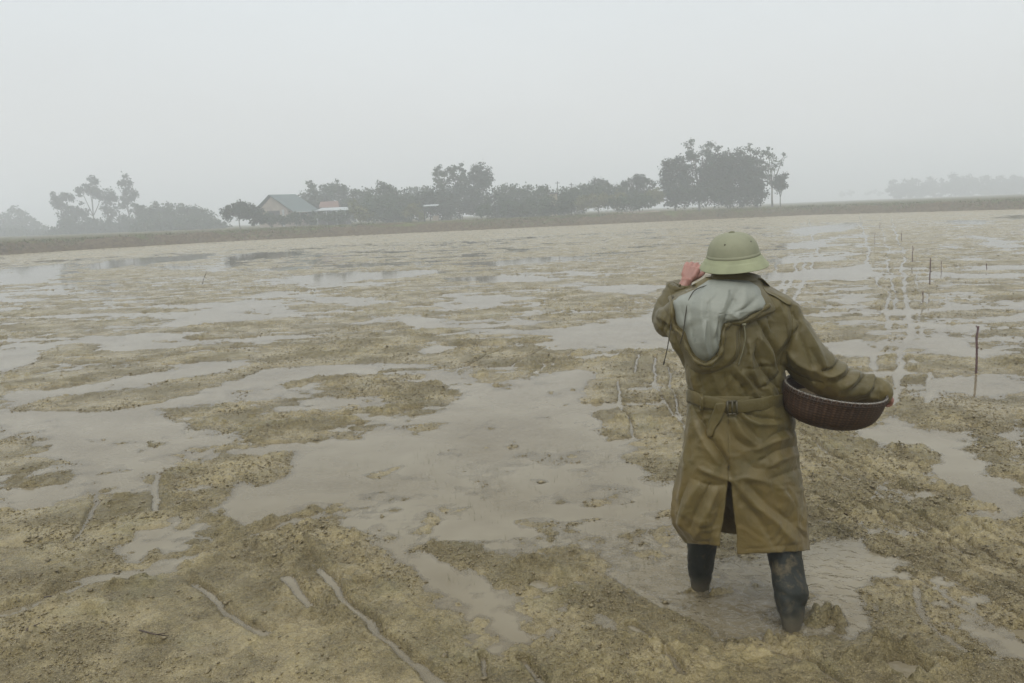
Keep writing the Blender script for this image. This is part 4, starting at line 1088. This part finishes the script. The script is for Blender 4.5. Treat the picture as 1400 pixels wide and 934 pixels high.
# ---- skirt: an open shell with the back vent
SK = [(540,943,1073),(550,942,1075),(562,941,1082),(575,939,1087),(600,936,1089),(625,932,1091),(650,927,1095),(675,921,1098),(700,918,1101),(715,920,1103),(727,928,1104),(738,937,1104),(752,942,1104),(775,944,1104)]
DEP = [(540,.140),(560,.150),(600,.175),(660,.195),(700,.205),(760,.21)]
NU, NV = 260, 120
def vent(py):
    k = max(0.0, py - 655)
    return 996 - .105 * k - (.6 if k > 0 else 0), 1000 + .075 * k + (0 if k > 0 else -4) if k > 0 else 996
Vs = []; PXY = []
for j in range(NV):
    v = j / (NV - 1)
    for i in range(NU):
        u = i / (NU - 1)
        # provisional row to find the vent edge, then the angle
        py0 = 542 + (752 - 542) * v
        lx, rx = interp_rows(SK, py0); xc, hw = (lx + rx) / 2, (rx - lx) / 2
        vl, vr = vent(py0)
        inv = lambda q: math.asin(max(-1, min(1, float(sgnpow((q - xc) / hw, 1 / .85)))))
        t0, t1 = inv(vr), inv(vl) + 2 * math.pi
        t = t0 + (t1 - t0) * u
        s_, c_ = math.sin(t), math.cos(t)
        back = max(0, c_) ; front = max(0, -c_)
        # hem height differs: left flap shorter than the right one, front hangs lower behind
        hemr = 757 - 5 * min(1, max(0, s_)) ; heml = 750 - 8 * min(1, abs(min(0, s_)))
        hem = hemr if math.sin(t / 2 if t < math.pi else t / 2) >= 0 and t < math.pi else heml
        k = np.clip((t - math.pi * .85) / (math.pi * .3), 0, 1); hem = hemr * (1 - k) + heml * k
        hem -= 22 * min(1, front * 1.6)
        py = 542 + (hem - 542) * v
        lx, rx = interp_rows(SK, py); xc, hw = (lx + rx) / 2, (rx - lx) / 2
        dp = np.interp(py, [q[0] for q in DEP], [q[1] for q in DEP])
        flute = 0
        if py > 560:
            a_ = min(1, (py - 560) / 150)
            flute = a_ * (.011 * math.sin(5 * t + 1.3 + .006 * py) + .008 * math.sin(9 * t + .5 - .01 * py) + .004 * math.sin(17 * t + 2))
        px = xc + (hw) * float(sgnpow(s_, .85))
        Yv = 3.305 + .02 * (py - 542) / 200 * (1 if s_ < 0 else -1) * abs(s_) - (dp + flute * (1 if abs(c_) > .2 else abs(c_) * 5)) * float(sgnpow(c_, .85))
        Vs.append(at(px, py, Yv)); PXY.append((px, py, c_))
Vs = np.array(Vs); PXY = np.array(PXY)
sk = mesh_np('skirt', Vs, grid_faces(NV, NU)[:, ::-1])
bm = bmesh.new(); bm.from_mesh(sk); bmesh.ops.remove_doubles(bm, verts=bm.verts, dist=.0006); bmesh.ops.recalc_face_normals(bm, faces=bm.faces)
bm.normal_update(); bm.to_mesh(sk); bm.free()
Ps, Ns = get_v(sk)
if (Ns * (Ps - np.array([at(1010, 650, 3.3)[0], 3.3, 0])))[:, :2].sum() < 0: sk.flip_normals(); Ns = -Ns
bws = np.clip(-Ns[:, 1] * 1.8 + .3, 0, 1)
ds = .80 * crease(Ps, CR_SK, bws)
fade = np.clip((Ps[:, 2] - 0) * 0 + 1, 0, 1)
Ps2 = Ps + Ns * (cloth_noise(Ps, .9))[:, None] + (Ns * .7 + np.array([0, -.3, 0])) * ds[:, None]
sk.vertices.foreach_set('co', Ps2.astype(np.float32).ravel()); sk.update()
o = bpy.data.objects.new('tmp', sk); COL.objects.link(o); md = o.modifiers.new('s', 'SOLIDIFY'); md.thickness = .004; md.offset = -1
dg = bpy.context.evaluated_depsgraph_get(); sk2 = bpy.data.meshes.new_from_object(o.evaluated_get(dg), depsgraph=dg); bpy.data.objects.remove(o)
up.vertices.foreach_set('co', P2.astype(np.float32).ravel()); up.update()
# join into one coat
bm = bmesh.new(); bm.from_mesh(up); bm.from_mesh(sk2); coat_me = bpy.data.meshes.new('coat'); bm.to_mesh(coat_me)
bvh = BVHTree.FromBMesh(bm); bm.free()
def on_coat(px, py, off=0.0, dflt=3.33):
    d = Vector(ray(px, py)); o_ = Vector((0, 0, H)) + d * 2.6
    hit = bvh.ray_cast(o_, d.normalized(), 1.2)
    Yh = hit[0][1] if hit[0] is not None else dflt
    return at(px, py, Yh - off)

person = empty('person', tuple(gp(1018, 838)))
tag(person, 'person in a sun helmet and olive raincoat seen from behind, sowing in the flooded mud', 'person')
coat = link_mesh('coat', coat_me, COATM, person)
coat['label'] = 'long olive brown raincoat, mud stained towards the hem'

def drape(name, poly, centre, off, mat, parent, rings=26, nb=150, edge=.25, creases=(), puff=0.0, noise=.002, lift=None):
    """a piece of cloth lying on the coat, closed, with a turned down edge"""
    B = catmull(poly + [poly[0]], nb + 1)[:-1] if len(poly) > 5 else None
    if B is None:
        q = []
        for i in range(len(poly)):
            a, b = np.array(poly[i], float), np.array(poly[(i + 1) % len(poly)], float)
            q += [a + (b - a) * k / (nb // len(poly)) for k in range(nb // len(poly))]
        B = np.array(q)
    nb = len(B); c = np.array(centre, float)
    V = []; S = []
    yy = {}
    for k in range(rings + 1):
        s = (k / rings) ** .8
        for b in B:
            p = c + (b - c) * s
            V.append(on_coat(p[0], p[1], 0)); S.append(s)
    # smooth the depth so it spans hollows like cloth
    V = np.array(V); S = np.array(S); Yv = V[:, 1].reshape(rings + 1, nb)
    for _ in range(14):
        Y2 = Yv.copy(); Y2[1:-1] = (Yv[:-2] + Yv[2:] + np.roll(Yv, 1, 1)[1:-1] + np.roll(Yv, -1, 1)[1:-1]) / 4
        Yv = np.minimum(Yv, Y2) * .5 + Y2 * .5
    prof_ = 1 - np.clip((S - (1 - edge)) / edge, 0, 1) ** 3
    offs = off * (prof_ * 1.0) + puff * (1 - S ** 2) + (.0 if lift is None else 0)
    base = Yv.ravel() - offs
    px, py = to_px(V)
    Pn = np.array([at(a, b, y) for a, b, y in zip(px, py, base)])
    dd = crease(Pn, creases, 1.0) if creases else 0
    Pn[:, 1] -= .85 * dd * np.clip((1 - S) * 6, 0, 1) + noise * vnoise3(Pn, .03, 21) + noise * 2 * vnoise3(Pn, .07, 22)
    Pn[-nb:, 1] += .012
    me = mesh_np(name, Pn, grid_faces(rings + 1, nb, True))
    bm = bmesh.new(); bm.from_mesh(me); bmesh.ops.remove_doubles(bm, verts=bm.verts, dist=.0002); bmesh.ops.recalc_face_normals(bm, faces=bm.faces); bm.to_mesh(me); bm.free()
    o = link_mesh(name, me, mat, parent)
    return o

CR_LIN = [([(1000,384),(998,400),(1006,415)], 3, -.012), ([(965,440),(962,465),(968,485)], 3, .010), ([(1040,402),(1024,418),(1005,428)], 3.5, -.009), ([(976,384),(975,400),(968,412)], 3, .009), ([(1000,388),(992,410),(984,435),(976,460)], 4, .010), ([(1010,388),(1004,410),(994,430),(988,452)], 4, -.012), ([(1018,390),(1018,410),(1010,430)], 5, .009),
 ([(960,398),(958,430),(962,470),(966,492)], 5, .009), ([(950,402),(945,430),(948,465)], 3.5, -.009), ([(972,395),(968,425),(972,460),(974,490)], 3.5, -.008),
 ([(984,430),(982,455),(984,475)], 3.5, -.014), ([(1030,395),(1036,415)], 5, .006), ([(990,420),(1010,436),(1030,436)], 4, .005), ([(930,415),(936,440)], 4, -.006)]
hood = drape('hood', [(966,379),(1002,377),(1038,381),(1050,398),(1062,421),(1056,429),(1030,441),(1014,450),(1013,475),(1006,495),(988,506),(962,513),(942,503),(931,480),(922,455),(917,430),(918,404),(944,392)], (978,438), .022, COATM, coat, puff=.012,
     creases=[([(1005,455),(1004,480),(995,498)], 4, .012), ([(1010,450),(1009,476)], 3, -.008), ([(945,492),(962,504),(985,500)], 4, .010), ([(930,460),(938,482)], 4, .008), ([(975,506),(990,496)], 3, -.01)])
lin = drape('hood_lining', [(968,381),(1002,379),(1034,384),(1044,400),(1051,419),(1034,428),(1014,438),(998,441),(989,449),(986,470),(981,486),(966,497),(950,490),(940,472),(934,455),(924,446),(921,430),(922,406),(946,395)], (974,432), .042, LINM, coat, puff=.026, creases=CR_LIN, noise=.0026)
lin['label'] = 'pale grey inside of the thrown back hood'
# rolled rim of the hood around the lining
rim = [(1052,417),(1036,428),(1016,440),(999,442),(990,450),(988,470),(983,487),(967,499),(950,492),(939,474),(932,457),(923,449),(919,430),(920,406)]
pc = catmull(rim, 70); mb = MB(); Pp = []
for i, q in enumerate(pc):
    p = on_coat(q[0], q[1], .024 + .012 * math.sin(math.pi * i / 69)); Pp.append(p)
Pp = np.array(Pp)
for _ in range(6): Pp[1:-1, 1] = (Pp[:-2, 1] + Pp[1:-1, 1] * 2 + Pp[2:, 1]) / 4
mb.tube(list(Pp), [.009 + .003 * math.sin(i * 1.1) + .002 * math.sin(i * 2.7) for i in range(70)], 10)
mb.build('hood_rim', COATM, coat)
# collar
mb = MB(); rings_ = []
for (py, l, r_, dp, Yc_) in ((394,964,1050,.085,3.35),(388,968,1048,.078,3.355),(380,972,1043,.070,3.36),(374,974,1040,.066,3.365),(373,977,1037,.060,3.365),(378,979,1035,.056,3.362),(388,980,1036,.056,3.36)):
    rings_.append([at((l + r_) / 2 + (r_ - l) / 2 * math.sin(t), py + 3.5 * math.sin(t) - 3 * math.cos(t) * (py < 390), Yc_ - dp * math.cos(t)) for t in np.linspace(-math.pi, math.pi, 48, endpoint=False)])
mb.add(np.concatenate(rings_), grid_faces(len(rings_), 48, True).tolist()); mb.build('collar', COATM, coat)
drape('collar_point', [(1032,379),(1042,380),(1050,387),(1054,393),(1046,394),(1036,388)], (1043,387), .012, COATM, coat, rings=8, nb=40, noise=.0005)
ep = drape('epaulette', [(1040,391),(1052,392),(1066,398),(1078,405),(1086,412),(1083,419),(1074,415),(1060,406),(1046,399)], (1062,403), .010, COATM, coat, rings=8, nb=60, edge=.12, noise=.0006)
drape('epaulette', [(966,391),(958,390),(944,396),(932,402),(928,408),(932,411),(946,404),(960,398)], (946,400), .006, COATM, coat, rings=8, nb=60, edge=.12, noise=.0006)
# belt
def belt_ring(t, k, o_):
    s_, c_ = math.sin(t), math.cos(t)
    pxs = 1008 + (66.5 + o_) * float(sgnpow(s_, .86))
    pc_ = np.interp(pxs, [941, 960, 1000, 1040, 1076], [541, 548, 557, 553, 546]) if c_ > 0 else np.interp(pxs, [941, 1076], [541, 546])
    return at(pxs, pc_ + k, 3.30 - (.142 + o_ * .0031 + .004) * float(sgnpow(c_, .86)))
tb = np.linspace(-math.pi, math.pi, 140, endpoint=False)
sec = [(-8.5, 0), (-8.8, 2.6), (-7, 3.6), (0, 3.2), (7, 3.6), (8.8, 2.6), (8.5, 0)]
V = np.array([[belt_ring(t, k + .5 * math.sin(7 * t) + .4 * math.sin(16 * t), o_) for k, o_ in sec] for t in tb]).reshape(-1, 3)
me = mesh_np('belt', V, np.concatenate([grid_faces(140, 7), np.array([[139 * 7 + j, 139 * 7 + j + 1, j + 1, j] for j in range(6)])]))
bm = bmesh.new(); bm.from_mesh(me); bmesh.ops.recalc_face_normals(bm, faces=bm.faces); bm.to_mesh(me)
for f in bm.faces: bvh_dummy = 0
bm.free()
belt = link_mesh('belt', me, COATM, coat)
# rebuild the lookup with the belt in it
bm = bmesh.new(); bm.from_mesh(coat_me); bm.from_mesh(me); bvh = BVHTree.FromBMesh(bm); bm.free()
yb = on_coat(1001, 557)[1] - .007
mb = MB()
K = [at(994.5, 549, yb), at(1007, 548.5, yb - .001), at(1007.5, 566, yb - .002), at(994.5, 566, yb)]
for i in range(4): mb.tube([K[i], K[(i + 1) % 4]], .0042, 8)
mb.tube([at(1001, 549, yb - .003), at(1001, 566, yb - .003)], .003, 8)
mb.build('buckle', BUCK, coat)
drape('belt_end', [(979,551),(993,551),(991,562),(985,576),(977,588),(972,600),(966,595),(969,578),(974,564)], (982,566), .012, COATM, coat, rings=10, nb=60, edge=.15, noise=.001)
drape('belt_loop', [(957,538),(962,538),(962,562),(957,562)], (959.5,550), .011, COATM, coat, rings=6, nb=40, edge=.2, noise=.0003)
# drawstrings
P_ = [on_coat(*q, .062) for q in ((967,390),(950,397),(941,412),(937,432),(934,455),(930,470))]
mb = MB(); mb.tube(list(catmull(P_, 30)), .0022, 6); 
q0 = on_coat(918,440,.02); Q = [q0, at(915,460,q0[1]-.03), at(912,478,q0[1]-.04), at(907,499,q0[1]-.04)]
mb.build('drawstring', CORDM, coat)
mb = MB(); mb.tube(list(catmull(Q, 20)), [.0022] * 17 + [.003, .004, .003], 6); mb.build('drawstring', CORDM, coat)
q0 = on_coat(1017,444,.03); Q = [q0, at(1019,460,q0[1]-.012), at(1016,478,q0[1]-.005), at(1009,500,q0[1]+.0)]
mb = MB(); mb.tube(list(catmull(Q, 20)), [.0028] * 20, 6); mb.tube([q0 + (-.008, 0, 0), q0 + (.008, -.002, 0)], [.006, .006], 8)
mb.build('drawstring', simple('pale_cord', (.16, .15, .09), .8, .2, 60), coat)
# shoulder seam, cuffs
# ---- helmet
hc = at(1002.5, 350.5, 3.375)
prof_h = [(0,.101),(.02,.1005),(.045,.096),(.066,.087),(.084,.071),(.096,.052),(.103,.032),(.107,.013),(.109,.002),(.1085,0)]
prof_b = [(.104,.006),(.1095,.003),(.114,-.003),(.122,-.012),(.132,-.023),(.1395,-.033),(.141,-.036),(.1395,-.038),(.135,-.036),(.120,-.022),(.100,-.006)]
Mh = Matrix.Rotation(math.radians(5.2), 3, 'Y').inverted() @ Matrix.Rotation(math.radians(5), 3, 'X')
def lathe(prof, n, ell=1.17, back=0.0):
    V = []
    for r, z in prof:
        for k in range(n):
            a = 2 * math.pi * k / n; x, y = r * math.cos(a), r * math.sin(a) * ell
            zz = z - back * max(0, -math.sin(a)) * max(0, r - .108) / .036 * .012 - (.004 * math.cos(2 * a) if r > .12 else 0)
            v = Mh @ Vector((x, y, zz)); V.append(np.array(v) + hc)
    return np.array(V), grid_faces(len(prof), n, True).tolist()
m = NT('helmet_cloth')
n1 = m.noise(12, 4, .6); c = m.ramp(n1, [(.3, (.20, .205, .132)), (.7, (.25, .252, .168))])
c = m.mix(m.rng(m.noise(30, 5, .7), .62, .75, 0, .4), c, (.14, .14, .08))
m.bsdf(c, .8, m.bump(m.noise(500, 2), .0006, .5)); HELM = m.m
helmet = empty('helmet', tuple(hc)); helmet.parent = person; helmet.matrix_parent_inverse = Matrix.Translation(-Vector(person.location))
def link_h(mb_, name, mat):
    o = mb_.build(name, mat); o.parent = helmet; o.matrix_parent_inverse = Matrix.Translation(-hcv); return o
hcv = Vector(hc)
def sub(mb_, name, mat, smooth=True):
    o = mb_.build(name, mat, None, smooth); o.parent = helmet
    o.matrix_parent_inverse = (Matrix.Translation(person.location) @ Matrix.Translation(-Vector(person.location)) @ Matrix.Translation(hcv)).inverted()
    return o
mb = MB(); mb.add(*lathe(catmull(prof_h, 40), 72)); sub(mb, 'crown', HELM)
mb = MB(); mb.add(*lathe(catmull(prof_b, 34), 72, back=1.0)); bo = sub(mb, 'brim', HELM); bo['label'] = 'slightly paler sloping brim'; bo.data.materials[0] = simple('helmet_brim_cloth', (.265, .28, .168), .8, .12, 14, .0006, 500)
mb = MB(); mb.add(*lathe([(.1075,.0),(.1095,.003),(.1100,.008),(.1085,.013),(.1065,.015)], 72)); sub(mb, 'band', HELM)
def hp(a, zf):   # point on the dome
    r = np.interp(-zf, [-q[1] for q in prof_h], [q[0] for q in prof_h])
    return np.array(Mh @ Vector((r * math.cos(a), r * math.sin(a) * 1.17, zf))) + hc, np.array(Mh @ Vector((math.cos(a), math.sin(a), .5)).normalized())
mb = MB(); t0 = np.array(Mh @ Vector((0, 0, .098))) + hc; up_ = np.array(Mh @ Vector((0, 0, 1)))
mb.tube([t0, t0 + up_ * .006, t0 + up_ * .009], [.014, .012, .004], 14); sub(mb, 'button', simple('helmet_button', (.13, .13, .07), .7))
for a in (math.radians(-52), math.radians(-128)):
    p, nn = hp(a, .066); mb = MB(); mb.tube([p - nn * .002, p + nn * .0018], [.0042, .0036], 10); sub(mb, 'vent_hole', BUCK)

# ---- body, one continuous skin
bb = MB(); gl0_ = gp(956, 804)
def chain(pts, n=None, seg=14):
    P = catmull(pts, n or len(pts) * 4); bb.tube([q[:3] for q in P], [max(q[3], .002) for q in P], seg)
def A(px, py, Y, r): return list(at(px, py, Y)) + [r]
chain([A(1008,600,3.33,.10), A(1008,570,3.32,.125), A(1008,530,3.31,.115), A(1006,480,3.33,.115), A(1006,440,3.35,.105), A(1006,415,3.36,.075), A(1006,398,3.365,.056), A(1006,380,3.37,.054), A(1006,366,3.375,.058)], seg=20)
hd = at(1006, 352, 3.385)
def blob(c, rad, n=14):
    V = []; 
    for i in range(n + 1):
        f_ = math.pi * i / n
        for j in range(2 * n):
            a = math.pi * j / n; V.append(np.array(c) + np.array([rad[0] * math.sin(f_) * math.cos(a), rad[1] * math.sin(f_) * math.sin(a), rad[2] * math.cos(f_)]))
    bb.add(V, grid_faces(n + 1, 2 * n, True).tolist())
blob(hd + (0, 0, .005), (.076, .092, .088)); blob(hd + (0, .035, -.062), (.055, .055, .055)); blob(hd + (0, .086, -.038), (.026, .02, .018))
blob(hd + (0, .098, -.020), (.013, .020, .018)); blob(hd + (0, .090, .0), (.009, .012, .028)); blob(hd + (0, .080, .022), (.045, .012, .008)); blob(hd + (0, .078, -.088), (.024, .020, .018))
for sx_ in (-1, 1):
    blob(hd + (sx_ * .080, -.004, -.030), (.010, .018, .032)); blob(hd + (sx_ * .088, -.010, -.020), (.006, .016, .018)); blob(hd + (sx_ * .040, .066, -.030), (.022, .018, .020))
chain([A(1008,440,3.35,.08), A(1035,424,3.345,.065), A(1062,430,3.335,.058), A(1082,462,3.325,.050), A(1110,500,3.31,.042), A(1140,518,3.305,.040), A(1175,530,3.31,.030), A(1197,535,3.32,.026), A(1202,534,3.34,.026)])
chain([A(1004,440,3.35,.08), A(970,420,3.345,.065), A(946,422,3.35,.055), A(928,432,3.39,.046), A(916,437,3.44,.042), A(920,420,3.49,.036), A(930,400,3.525,.027), A(937,388,3.54,.025), A(939,382,3.545,.026)])
chain([A(990,585,3.34,.10), A(978,620,3.36,.092), A(968,670,3.38,.075), A(962,715,gl0_[1]-.06,.058), A(960,750,gl0_[1]-.03,.044), A(958,785,gl0_[1]-.01,.026)])
gl0 = gp(956, 804)
chain([list(at(958,785,gl0_[1]-.01)) + [.026], [gl0[0], gl0[1] + .01, -.03, .022], [gl0[0] + .0, gl0[1] + .01, -.09, .022], [gl0[0] - .0, gl0[1] + .05, -.11, .02]])
gr0 = gp(1083, 860)
chain([A(1028,585,3.32,.10), A(1042,620,3.31,.092), A(1056,680,3.28,.075), A(1068,735,3.24,.058), A(1074,770,3.22,.050), A(1080,820,3.19,.032), [gr0[0], gr0[1] + .01, -.02, .022], [gr0[0], gr0[1] + .02, -.08, .022], [gr0[0] - .0, gr0[1] + .05, -.10, .02]])
def hand(W, ax, nrm, side, curl, spread=.35, length=.175, thumb_open=.8):
    """W wrist, ax hand direction, nrm back-of-hand normal, side +1/-1 for the thumb side"""
    W = np.array(W, float); ax = np.array(ax, float); ax /= np.linalg.norm(ax); nrm = np.array(nrm, float); nrm -= ax * nrm.dot(ax); nrm /= np.linalg.norm(nrm)
    sd = np.cross(ax, nrm) * side; k = length / .175
    for o_ in (-.026, -.009, .009, .026):
        bb.tube([W - ax * .01, W + ax * .03 * k + sd * o_ * .8, W + ax * .082 * k + sd * o_ * 1.05], [.017, .0165, .0125], 12)
    lens = {.030: .070, .010: .080, -.010: .075, -.029: .058}
    for n_, (o_, L_) in enumerate(lens.items()):
        p = W + ax * .080 * k + sd * o_; d = ax + sd * o_ * spread * 12; d /= np.linalg.norm(d)
        pts = [p - d * .02]; rad = [.0105]; ang = curl[n_]
        pts.append(p); rad.append(.0100)
        cur = 0
        for s_, fr in enumerate((.45, .31, .24)):
            cur += ang * (.8, 1.1, .8)[s_]
            dd = d * math.cos(cur) - nrm * math.sin(cur)
            p = p + dd * L_ * k * fr; pts.append(p); rad.append((.0094, .0086, .0072)[s_])
        bb.tube(pts, rad, 10)
    p = W + ax * .022 * k + sd * .020 - nrm * .006
    d1 = ax * .75 + sd * thumb_open - nrm * .25; d1 /= np.linalg.norm(d1)
    p1 = p + d1 * .042 * k; d2 = ax * .95 + sd * (thumb_open - .35) - nrm * .45; d2 /= np.linalg.norm(d2); p2 = p1 + d2 * .032 * k; d3 = ax - nrm * .6 + sd * .1; d3 /= np.linalg.norm(d3)
    bb.tube([W, p, p1, p2, p2 + d3 * .024], [.016, .0155, .0118, .0105, .008], 10)
WL = at(940, 383, 3.548)
hand(WL, at(950, 356, 3.58) - WL, (-.35, -1, .30), 1, (.70, .58, .62, .80), spread=.30, thumb_open=.7, length=.138)
WR = at(1208, 532, 3.31)
hand(WR, (.60, .30, -.70), (.75, -.35, .60), -1, (.85, .8, .85, .9), spread=.08, length=.120)
me = bpy.data.meshes.new('tmp'); me.from_pydata([tuple(v) for v in np.concatenate(bb.v)], [], bb.f); me.update()
bm = bmesh.new(); bm.from_mesh(me); bmesh.ops.recalc_face_normals(bm, faces=bm.faces); bm.to_mesh(me); bm.free()
body_me = remeshed(me, .0034, 3)
link_mesh('body', body_me, SKIN, person)
# hair on the back of the head
V = []; n_ = 26
for i in range(14):
    f_ = math.radians(60 + 68 * i / 13)
    for j in range(n_):
        a = math.radians(-205 + 230 * j / (n_ - 1)); sh_ = 1.0 if i < 13 else .9
        rr = (.0795 * sh_, .0955 * sh_, .0915)
        V.append(hd + (0, 0, .003) + np.array([rr[0] * math.sin(f_) * math.cos(a), rr[1] * math.sin(f_) * math.sin(a), rr[2] * math.cos(f_)]))
me = mesh_np('hair', V, grid_faces(14, n_)); link_mesh('hair', me, HAIRM, person)
ho = bpy.data.objects['hair']; md = ho.modifiers.new('s', 'SOLIDIFY'); md.thickness = .006; md.offset = 0
# trousers showing at the boot tops are hidden; rubber boots
m = NT('muddy_rubber')
z = m.sepz(m.geo.outputs['Position'])[2]
f = m.math('ADD', m.noise(7, 5, .7, dist=.5), m.math('MULTIPLY', m.noise(40, 4, .7), .35))
f2 = m.math('MULTIPLY', m.rng(f, .72, .86, 0, .8), m.rng(z, .05, .40, .4, 1))
c = m.mix(f2, m.ramp(m.noise(5, 3), [(.3, (.011, .013, .011)), (.7, (.020, .023, .019))]), (.17, .135, .078))
c = m.mix(m.rng(z, .02, .09, .8, 0), c, (.10, .085, .055))
m.bsdf(c, m.rng(f, .6, .8, .42, .75), m.bump(m.noise(35, 3), .003, .5), Specular_IOR_Level=.3); BOOTM = m.m
def boot(rows_, Yt, Yb, g, label, toe):
    NVb, NUb = 60, 48; V = []
    ys_ = np.linspace(rows_[0][0], rows_[-1][0], NVb)
    l, r_ = interp_rows(rows_, ys_)
    for j in range(NVb):
        Yc_ = Yt + (Yb - Yt) * j / (NVb - 1)
        for i in range(NUb):
            t = 2 * math.pi * i / NUb; hw = (r_[j] - l[j]) / 2
            k = 1 + .035 * math.sin(3 * t + j * .12) * math.sin(j * .1) - .05 * math.exp(-((j - 38 - 5 * math.sin(t)) / 2.2) ** 2) - .04 * math.exp(-((j - 46 + 4 * math.sin(t + 1)) / 2) ** 2) - .03 * math.exp(-((j - 24 + 8 * math.sin(t + 2)) / 3) ** 2)
            V.append(at((l[j] + r_[j]) / 2 + hw * math.sin(t) * k, ys_[j], Yc_ - hw * Yc_ / F * 1.12 * k * math.cos(t)))
    n0 = NVb
    last = np.array(V[-NUb:]); c0 = last.mean(0)
    # sole and toe sink into the mud
    for dz, sc_, fy in ((.03, .98, .01), (.07, 1.0, .03), (.11, 1.1, .06), (.15, 1.15, .09)):
        q = (last - c0) * sc_; q[:, 2] *= .15; q[:, 1] *= 1 + 9 * fy; q[:, 1] += toe * fy * 1.2
        V += list(c0 + q - np.array([0, 0, dz]))
    nr = NVb + 4
    Fc = grid_faces(nr, NUb, True).tolist(); Fc.append([(nr - 1) * NUb + k for k in range(NUb)])
    mb = MB(); mb.add(V, Fc); o = mb.build('rubber_boot', BOOTM, person); o['label'] = label
boot([(722,936,984),(742,939,980.5),(772,939.5,976.5),(786,941.5,974.5),(803,944.6,969),(808,945,968)], gl0[1] - .05, gl0[1], gl0, 'boot sunk in the water, farther from the camera', 1)
boot([(735,1046,1098),(758,1049,1096.5),(785,1053.5,1100),(803,1056,1105),(813,1057.6,1106.5),(833,1062,1101),(854,1069,1096),(864,1073,1094)], 3.24, gr0[1] + .0, gr0, 'muddier boot with bent heel, nearer to the camera', 1)

# ------------------------------------------------------------------ basket with seed
YB = 3.26
L_ = at(1074, 519, YB); R_ = at(1213, 543, YB); C_ = (L_ + R_) / 2
near_ = at(1142, 549, YB - .212)
U_ = (R_ - L_) / 2; V_ = C_ - near_; N_ = np.cross(U_, V_); N_ /= np.linalg.norm(N_); ru = np.linalg.norm(U_)
def bpt(a, r, d): return C_ + U_ * r * math.cos(a) + V_ * r * math.sin(a) - N_ * d
prof_k = catmull([(1.0,0),(.99,.025),(.975,.05),(.94,.08),(.86,.11),(.68,.134),(.38,.146),(.0,.148)], 60)
basket = empty('basket', tuple(C_)); tag(basket, 'round dark brown woven basket held against the hip of the person', 'basket')
m = NT('dark_woven_bamboo')
n1 = m.noise(9, 4, .6); n2 = m.noise(90, 3, .7)
c = m.ramp(n1, [(.3, (.018, .0095, .005)), (.7, (.042, .021, .011))]); c = m.mix(m.rng(n2, .5, .7, 0, .4), c, (.075, .045, .026))
wa = m.n('ShaderNodeAttribute'); wa.attribute_name = 'weave'; c = m.mix(m.math('MULTIPLY', wa.outputs['Fac'], .8), c, (.105, .055, .027))
m.bsdf(c, .65, m.bump(n2, .001, .5), Specular_IOR_Level=.3); WOVEN = m.m
NA = 300
V = []
for j, (r, d) in enumerate(prof_k):
    for i in range(NA):
        a = 2 * math.pi * i / NA
        w_ = .011 * math.sin(a * 37.5) * math.sin(j * math.pi / 1.6 + (math.pi / 2 if int(a * 37.5 / math.pi) % 2 else 0))
        V.append(bpt(a, r * (1 + w_ * min(1, 3 * r)), d + .0004 * math.sin(i)))
wv_attr = []
for j in range(60):
    for i in range(NA):
        a = 2 * math.pi * i / NA; k_ = int(a * 37.5 / math.pi); wv_attr.append(max(0, math.sin(j * math.pi / 1.6 + (math.pi / 2 if k_ % 2 else 0))) * abs(math.sin(a * 37.5)))
me = mesh_np('bowl', V, grid_faces(60, NA, True)); at_ = me.attributes.new('weave', 'FLOAT', 'POINT'); at_.data.foreach_set('value', np.array(wv_attr, dtype=np.float32)); ob = link_mesh('bowl', me, WOVEN, basket)
md = ob.modifiers.new('s', 'SOLIDIFY'); md.thickness = .005; md.offset = -1
mb = MB(); mb.tube([bpt(2 * math.pi * i / 96, 1.0, 0) for i in range(96)] + [bpt(0, 1.0, 0)], [.0048] * 97, 10, cap=False)
RIM = simple('worn_bamboo_rim', (.19, .175, .145), .6, .35, 30, .001, 200); mb.build('rim', RIM, basket)
mb = MB(); mb.tube([bpt(2 * math.pi * i / 96, 1.008, .014) for i in range(96)] + [bpt(0, 1.008, .014)], [.0055] * 97, 8, cap=False)
mb.build('hoop', WOVEN, basket)
mb = MB()
for i in range(84):
    a = 2 * math.pi * i / 84 + .01 * math.sin(i * 7); mb.tube([bpt(a, 1.028, .016), bpt(a + .012, 1.034, .004), bpt(a + .02, 1.0, -.008), bpt(a + .015, .965, .004)], .0015, 5)
mb.build('binding', simple('dark_cane', (.07, .058, .045), .7, .3, 40), basket)
V = []; 
for j in range(24):
    for i in range(80):
        a = 2 * math.pi * i / 80; r = .95 * j / 23
        V.append(bpt(a, r, .066 - .012 * (1 - r) + .004 * vnoise3(np.array([bpt(a, r, 0)]), .03, 5)[0]))
m = NT('rice_seed'); m.bsdf(m.ramp(m.noise(260, 2), [(.35, (.12, .08, .04)), (.6, (.42, .31, .16))]), .7, m.bump(m.vor(250), .004))
tag(link_mesh('rice_seed', mesh_np('rice_seed', V, grid_faces(24, 80, True)), m.m), 'heap of pale rice seed inside the round dark basket', 'seed', kind='stuff')
